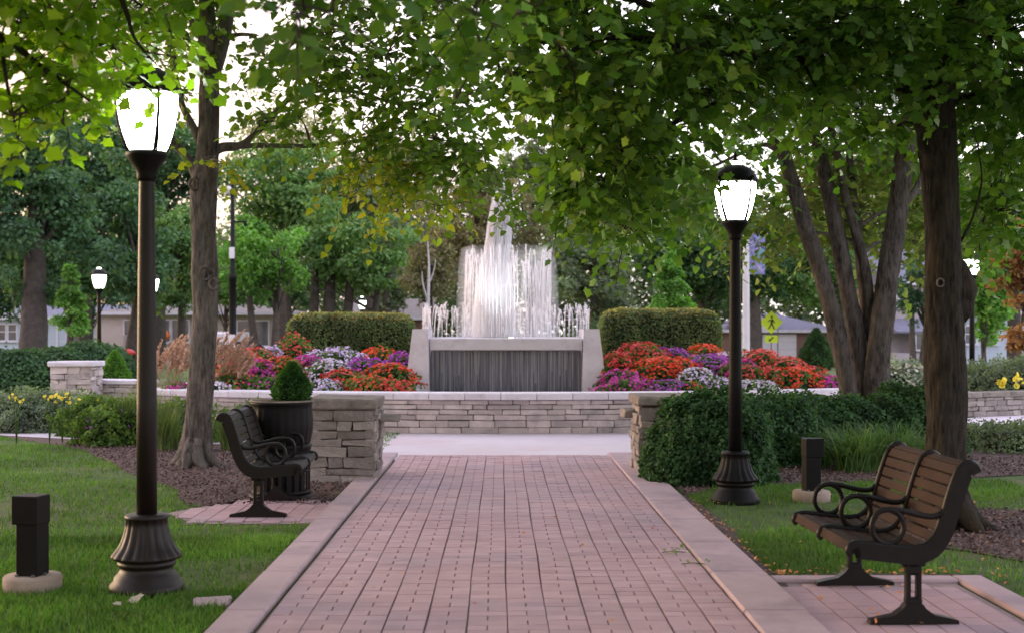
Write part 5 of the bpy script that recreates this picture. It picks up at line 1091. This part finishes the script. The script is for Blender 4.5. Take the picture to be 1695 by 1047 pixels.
# --- many-stemmed tree (19 m)
YM = 19.0
r = empty('many_stemmed_tree', P(1435, 735, YM), 'leaning cluster of five grey stems behind the right bushes', 'tree'); inv = -r.location; inv.z = -r.location.z
def pm(*q): return pl(*q, Y=YM)
ST = [(pm((1422, 742), (1412, 690), (1398, 610), (1378, 520), (1352, 430), (1326, 350), (1302, 270), (1272, 195), (1240, 110)), [0.156, 0.139, 0.135, 0.131, 0.123, 0.115, 0.102, 0.09, 0.057]),
      (pm((1432, 742, .2), (1428, 640, .2), (1415, 540, .2), (1396, 440, .2), (1376, 340, .2), (1358, 255, .2), (1330, 150, .2)), [0.144, 0.136, 0.132, 0.124, 0.112, 0.096, 0.056]),
      (pm((1440, 742, .35), (1438, 600, .4), (1432, 500, .4), (1420, 400, .45), (1410, 300, .5), (1400, 200, .6)), [0.099, 0.087, 0.081, 0.071, 0.062, 0.037]),
      (pm((1438, 560, .3), (1436, 470, .1), (1418, 390, .1), (1398, 320, .1), (1380, 230, 0), (1360, 160, 0)), [0.084, 0.077, 0.07, 0.063, 0.056, 0.035]),
      (pm((1452, 742, -.05), (1452, 660, -.05), (1456, 570), (1468, 470), (1482, 380), (1494, 290), (1505, 200), (1520, 80)), [0.213, 0.193, 0.176, 0.164, 0.152, 0.139, 0.123, 0.066])]
for a, b in ST: limbmesh('stem', [([p+inv for p in a], b)], 'bark_mid', r, 40, .12, 12)
LM = [(pm((1300, 265), (1270, 240, .2), (1235, 250, .3), (1180, 275, .5), (1130, 285, .6)), [.045, .035, .028, .02, .01]), (pm((1488, 345), (1512, 320), (1530, 280)), [.06, .05, .03]), (pm((1272, 195), (1200, 130), (1120, 60)), [.05, .04, .02])]
limbmesh('limbs', [([p+inv for p in a], b) for a, b in LM], 'bark', r, 9, .1)
anch = flat(ST)[30:]+flat(LM)
bl = [(1110, 300, 19, 60, 40, 3, .8), (1170, 320, 19.4, 60, 36, 3, .85), (1220, 340, 20, 60, 40, 3, .8), (1200, 250, 19.5, 50, 24, 2, .4), (1140, 345, 20, 44, 30, 2, .7), (1060, 350, 19.5, 30, 30, 2, .8), (1290, 350, 20.5, 60, 44, 3, .8, 1), (1340, 310, 20.5, 60, 60, 3, .8, 1), (1300, 180, 19.5, 70, 50, 3, .7), (1400, 200, 19.5, 80, 70, 3, .8), (1440, 280, 20.5, 60, 60, 2.4, .8, 1), (1380, 380, 21, 60, 40, 2.4, .6, 1), (1450, 370, 21, 50, 40, 2.4, .6, 1), (1540, 260, 20.5, 70, 80, 3, .9), (1530, 370, 21, 50, 50, 3, .7, 1), (1600, 330, 21, 60, 80, 3, .9, 1), (1640, 370, 21, 40, 40, 3, .7), (1250, 410, 21, 36, 22, 2, .5, 1), (1300, 80, 19, 120, 70, 4, .7), (1480, 120, 19, 100, 70, 4, .8), (1150, 200, 19, 60, 60, 2, .45), (1500, 440, 22, 40, 30, 2, .5, 1)]
canopy_for(r, bl, anch, .125, LEAF6, ['maple_dark', 'f_olive'], lai=2.6, twl=.5, barkm='bark')

# ------------------------------------------------------------------ background trees
def bgtree(name, label, cx, cy, Y, rx, ry, mat, trunks, lai=4.0, size=.2, seed=0, conical=False, group='trees across the park', bark='bark_far', puffs=None, depth=None, dens_in=.35):
    rs = np.random.default_rng(seed+100); c = P(cx, cy, Y); RX, RZ = rx/F*Y, ry/F*Y; RY = depth or RX*.8; bx = P(trunks[0][0], 545, Y); g = gz(bx.x, Y); r = empty(name, (bx.x, Y, g), label, 'tree', group)
    o_ = np.array([bx.x, Y, g]); cw = np.array(c)-o_; K = puffs or int(40+RX*7); q = rs.normal(size=(K, 3)); q /= np.linalg.norm(q, axis=1, keepdims=True); q *= rs.uniform(.30, .98, (K, 1))
    if conical: 
        zz = rs.uniform(-.95, .95, K); wd_ = (1-(zz+1)/2)**.75*.9; a = rs.uniform(0, 6.28, K); q = np.stack([np.cos(a)*wd_*.8, np.sin(a)*wd_*.8, zz], 1); pr_s = .16+.25*wd_
    else: pr_s = rs.uniform(.11, .32, K)
    area = math.pi*RX*RZ; n = int(lai*area/(.32*size*size*.55)); n = min(n, 52000); per = pr_s**2; per = (per/per.sum()*n).astype(int); P_, N_ = [], []
    for i in range(K):
        d = rs.normal(size=(per[i], 3)); d /= np.linalg.norm(d, axis=1, keepdims=True); d[:, 2] = np.where(rs.uniform(0, 1, per[i]) < .55, np.abs(d[:, 2]), d[:, 2]); rad = rs.uniform(dens_in, 1, (per[i], 1))**.6
        P_.append(cw+q[i]*[RX, RY, RZ]+d*rad*[pr_s[i]*max(RX, RZ*.8), pr_s[i]*RY, pr_s[i]*min(RX, RZ)*.9]); N_.append(d*.9+[0, 0, .5])
    scatter('crown', np.concatenate(P_), size, OVAL, mat, r, tilt=.8, face=np.concatenate(N_))
    m = MB()
    for (tx, r0, lean, *lv) in trunks:
        b = P(tx, 545, Y); b = Vector((b.x-o_[0], 0, -.1)); top = Vector((b.x+lean, .3, cw[2]+RZ*(lv[0] if lv else .2))); md = b.lerp(top, .5)+Vector((lean*.18, 0, 0)); sp = smooth_path([b, md, top], 6); m.tube(sp, ipl([r0*1.25, r0, r0*.75, r0*.35], len(sp)), 10, rough=.1)
    m.build('trunk', bark, r); m = MB()
    for i in range(min(K, 14)):
        b = sp[len(sp)//2+i % (len(sp)//2)]; e_ = Vector(cw+q[i]*[RX, RY, RZ]*.9); m.tube([b, b.lerp(e_, .5)+Vector((0, 0, .2)), e_], [trunks[0][1]*.35, trunks[0][1]*.2, .02], 6)
    m.build('branches', bark, r); return r
bgtree('shade_tree', 'massive dark tree with thick grey trunk at far left', 55, 355, 44, 155, 150, 'f_blue', [(55, .42, 0, .6)], size=.2, seed=1)
bgtree('shade_tree', 'dark blue-green tree filling the gap behind the left lamp post', 200, 400, 52, 115, 140, 'f_blue', [(215, .3, .5)], size=.21, seed=2)
bgtree('shade_tree', 'dark tree cut off by the left edge, branches low', -40, 430, 50, 130, 120, 'f_dark', [(-40, .3, 0)], size=.22, seed=3)
bgtree('small_tree', 'small conical bright green tree in front of the pale blue house', 115, 495, 40, 32, 58, 'f_green', [(113, .13, 0, -.2)], size=.12, seed=4, conical=True, lai=4.5, puffs=30)
bgtree('shade_tree', 'high dark-green crown filling the gap between the left lamp and the maple trunk', 260, 270, 62, 110, 90, 'f_blue', [(262, .3, 0)], size=.22, seed=31)
bgtree('shade_tree', 'tall dark crown high behind the far left lamp', 150, 262, 62, 130, 84, 'f_blue', [(140, .3, 0)], size=.23, seed=41)
bgtree('shade_tree', 'soft green tree just right of the left lamp post, behind the maple trunk', 290, 425, 58, 90, 90, 'f_mid', [(300, .2, 0)], size=.2, seed=5)
bgtree('spreading_tree', 'broad many-trunked crabapple left of the fountain above the clipped hedge', 560, 420, 46, 130, 82, 'f_mid', [(500, .13, -.7), (516, .2, .1), (545, .26, 0), (562, .2, .4), (590, .14, .9)], size=.17, seed=6, lai=4)
bgtree('young_tree', 'pair of thin leaning stems under a green crown right of the camera pole', 425, 425, 42, 82, 76, 'f_green', [(432, .13, -.5), (448, .09, .2)], size=.15, seed=7, lai=3.6)
bgtree('shade_tree', 'tall grey-green tree high behind the crabapple', 470, 320, 70, 140, 80, 'f_mid', [(470, .35, 0)], size=.24, seed=8, lai=4.2)
bgtree('shade_tree', 'grey-green tree filling the gap between the crabapple and the fountain', 610, 360, 74, 120, 80, 'f_grey', [(610, .3, 0)], size=.24, seed=32)
bgtree('shade_tree', 'rounded green tree high right of the fountain plume', 1010, 370, 84, 110, 80, 'f_mid', [(1010, .35, 0)], size=.26, seed=33)
bgtree('tall_tree', 'thin pale tree against the peach sky at upper left centre', 480, 235, 82, 130, 75, 'f_pale', [(470, .3, 0)], size=.25, seed=9, lai=1.1)
bgtree('tall_tree', 'pale leafy tree against the sky left of the fountain top', 640, 300, 84, 120, 90, 'f_pale', [(640, .3, 0)], size=.25, seed=10, lai=2.2)
bgtree('sparse_tree', 'brownish thin-leaved tree directly left of the fountain jets', 715, 435, 52, 62, 92, 'f_brown', [(712, .11, 0)], size=.15, seed=11, lai=2.0)
r = empty('birch_stem', (P(708, 545, 50).x, 50, gz(0, 50)), 'slim white bare birch left of the fountain', 'tree'); z_ = lambda y: 1.65-(y-545)/F*50-gz(0, 50)
limbmesh('trunk', [([Vector((0, 0, 0)), Vector((.02, 0, z_(500))), Vector((.05, 0, z_(440))), Vector((.0, 0, z_(400)))], [.075, .06, .04, .015]), ([Vector((.02, 0, z_(500))), Vector((-.18, 0, z_(470))), Vector((-.22, 0, z_(450)))], [.035, .025, .01]), ([Vector((.04, 0, z_(470))), Vector((.22, 0, z_(450))), Vector((.3, 0, z_(430)))], [.03, .02, .01])], 'bark_pale', r, 8, .05)
bgtree('shade_tree', 'grey-brown tree crown behind the upper fountain spray', 790, 380, 88, 120, 110, 'f_brown', [(790, .35, 0)], size=.25, seed=12, lai=3)
bgtree('tall_tree', 'tall pale grey-green tree above the fountain against the sky', 880, 285, 95, 56, 66, 'f_grey', [(880, .4, 0)], size=.26, seed=13, lai=3)
bgtree('round_tree', 'wide rounded grey-green tree just right of the fountain', 975, 445, 54, 105, 78, 'f_grey', [(985, .25, 0)], size=.17, seed=14, lai=4.5)
bgtree('young_tree', 'bright young green tree above the right clipped hedge', 1110, 472, 36, 42, 62, 'f_lime', [(1112, .07, 0, -.3)], size=.12, seed=15, conical=True, lai=3.4, puffs=34)
bgtree('shade_tree', 'deep green tree behind the bright young one, right of centre', 1150, 430, 66, 100, 92, 'f_dark', [(1165, .3, 0)], size=.22, seed=16)
bgtree('shade_tree', 'dark tree with thick trunk beside the banner pole, left of the garage', 1240, 430, 60, 80, 88, 'f_dark', [(1249, .32, 0, .4)], size=.2, seed=17)
bgtree('shade_tree', 'olive tree drooping over the garage roof', 1340, 455, 62, 90, 70, 'f_mid', [(1400, .25, -.5)], size=.19, seed=18)
bgtree('shade_tree', 'pale olive tree behind the many stems', 1380, 400, 84, 100, 80, 'f_olive', [(1390, .3, 0)], size=.24, seed=19)
bgtree('pine_tree', 'dark layered evergreen between the many stems and the big right trunk', 1520, 480, 50, 46, 66, 'f_blue', [(1512, .12, 0), (1522, .10, .4)], size=.15, seed=20, lai=2.6)
bgtree('ginkgo_tree', 'bright lime-green tree behind the right edge lamp', 1640, 505, 34, 46, 80, 'f_lime', [(1632, .08, 0, -.2)], size=.13, seed=21, lai=4.5)
bgtree('copper_tree', 'copper-leaved tree at the right edge', 1694, 470, 27, 46, 125, 'f_copper', [(1712, .1, 0)], size=.11, seed=22, lai=2.4)
bgtree('shade_tree', 'dark tree behind the copper and lime trees at right', 1660, 400, 60, 110, 110, 'f_dark', [(1680, .3, 0)], size=.21, seed=23)
bgtree('shade_tree', 'tall dark tree high behind the right canopy', 1120, 330, 92, 130, 90, 'f_mid', [(1120, .4, 0)], size=.28, seed=24, lai=3.4)
bgtree('shade_tree', 'olive backing tree high behind the many-stemmed tree', 1480, 320, 90, 170, 110, 'f_olive', [(1480, .4, 0)], size=.28, seed=25, lai=3.4)
c = P(655, 545, 40); bush('weeping_shrub', (c.x-.1, 40, 0), .9, .8, 1.55, 'green arching shrub between the clipped hedge and the birch', 'f_green', 5000, .1, lump=.4, seed=51, shape=OVAL)
c = P(1010, 545, 48); bush('dark_shrub', (c.x, 48, 0), 2.2, 1.2, 1.9, 'dark shrub mass behind the right end of the fountain', 'f_dark', 6000, .12, lump=.3, seed=52, shape=OVAL)
for k, (px, cy, lab) in enumerate(((40, 462, 'low green crown above the pale blue house roof at far left'), (150, 468, 'low crown between the small conical tree and the far lamp'), (262, 455, 'low grey-green crown above the tan house, left of the maple trunk'), (372, 462, 'low grey-green crown above the tan house by the camera pole'), (470, 460, 'low crown above the right end of the tan house'), (640, 462, 'low crown above the brick house'))):
    bgtree('roadside_tree', lab, px, cy+4, 80+k, 75, 54, ('f_mid', 'f_blue', 'f_grey')[k % 3], [(px, .14, 0, -.3)], size=.24, seed=60+k, lai=4.5)
# far-off wood closing the view
pts = []
for k in range(120):
    x = -72+k*1.2+random.uniform(-1, 1); y = random.uniform(112, 126); h_ = 13.5+3.0*noise.noise(Vector((x*.09, 0, 0)))+random.uniform(-1, 1)
    q = rng.normal(size=(1200, 3)); q /= np.linalg.norm(q, axis=1, keepdims=True); pts.append(q*[3.4, 2.6, h_*.55]*rng.uniform(.5, 1, (1200, 1))+[x, y, h_*.5-.8])
o = scatter('distant_trees', np.concatenate(pts), .5, OVAL, 'f_far', tilt=1); tag(o, 'far-off belt of hazy grey-green trees closing the view behind the houses', 'trees', kind='stuff')
# upper crowns over the path; unseen maples added round the viewpoint for shade
def upper(r, c, rad, n, size, mat, name='upper_crown'):
    q = rng.normal(size=(n, 3)); q /= np.linalg.norm(q, axis=1, keepdims=True); q *= rng.uniform(.2, 1, (n, 1))**.45
    cl = np.array([noise.noise(Vector((a[0]*2.5, a[1]*2.5, a[2]*2.5+c[0]))) for a in q]); q = q[cl > -.25]; p = q*rad+np.array(c)
    k = (p[:, 2] > 1.9+.275*np.maximum(p[:, 1], 0)) | (np.abs(p[:, 0]) > .45*np.maximum(p[:, 1], 0)+1.2); k &= p[:, 2] > 2.4; p = p[k]
    scatter(name, p-np.array(r.location), size, LEAF6, mat, r, tilt=.6)
mt = [q for q in bpy.data.objects if q.name.startswith('maple_tree')]
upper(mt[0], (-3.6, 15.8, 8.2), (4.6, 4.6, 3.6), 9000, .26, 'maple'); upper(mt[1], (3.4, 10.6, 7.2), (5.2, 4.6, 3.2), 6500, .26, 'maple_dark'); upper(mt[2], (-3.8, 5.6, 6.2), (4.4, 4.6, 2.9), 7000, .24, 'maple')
upper(bpy.data.objects['many_stemmed_tree'], (5.2, 19.2, 8.8), (5.2, 4.6, 3.4), 8000, .30, 'maple_dark')
for (x, y, lab) in ((-4.4, -1.6, 'unseen shade maple added just behind the viewpoint on the left of the path'), (4.3, 2.2, 'unseen shade maple added beside the viewpoint on the right of the path'), (4.6, -5.0, 'unseen shade maple added behind the viewpoint on the right of the path'), (-4.5, -8.5, 'second unseen shade maple added behind the viewpoint on the left')):
    r = empty('maple_tree', (x, y, 0), lab, 'tree', 'unseen maples added for shade'); limbmesh('trunk', [([Vector((0, 0, 0)), Vector((.05, 0, 1.5)), Vector((0, .05, 3.2)), Vector((-.1, 0, 6.5))], [.24, .18, .15, .05])], 'bark_dark', r, 16, .1)
    limbmesh('limbs', [([Vector((0, 0, 2.8)), Vector((1.3*a, 1.2*b, 4)), Vector((2.8*a, 2.4*b, 4.8))], [.08, .05, .02]) for a in (-1, 1) for b in (-1, 1)], 'bark_dark', r, 8)
    upper(r, (x*.8, y, 5.6), (4.4, 4.2, 2.6), 5000, .25, 'maple_dark', 'crown')
for k in [q for q in bpy.data.objects if q.type == 'MESH' and q.parent is None and 'kind' not in q and 'category' not in q]: print('UNTAGGED', k.name)
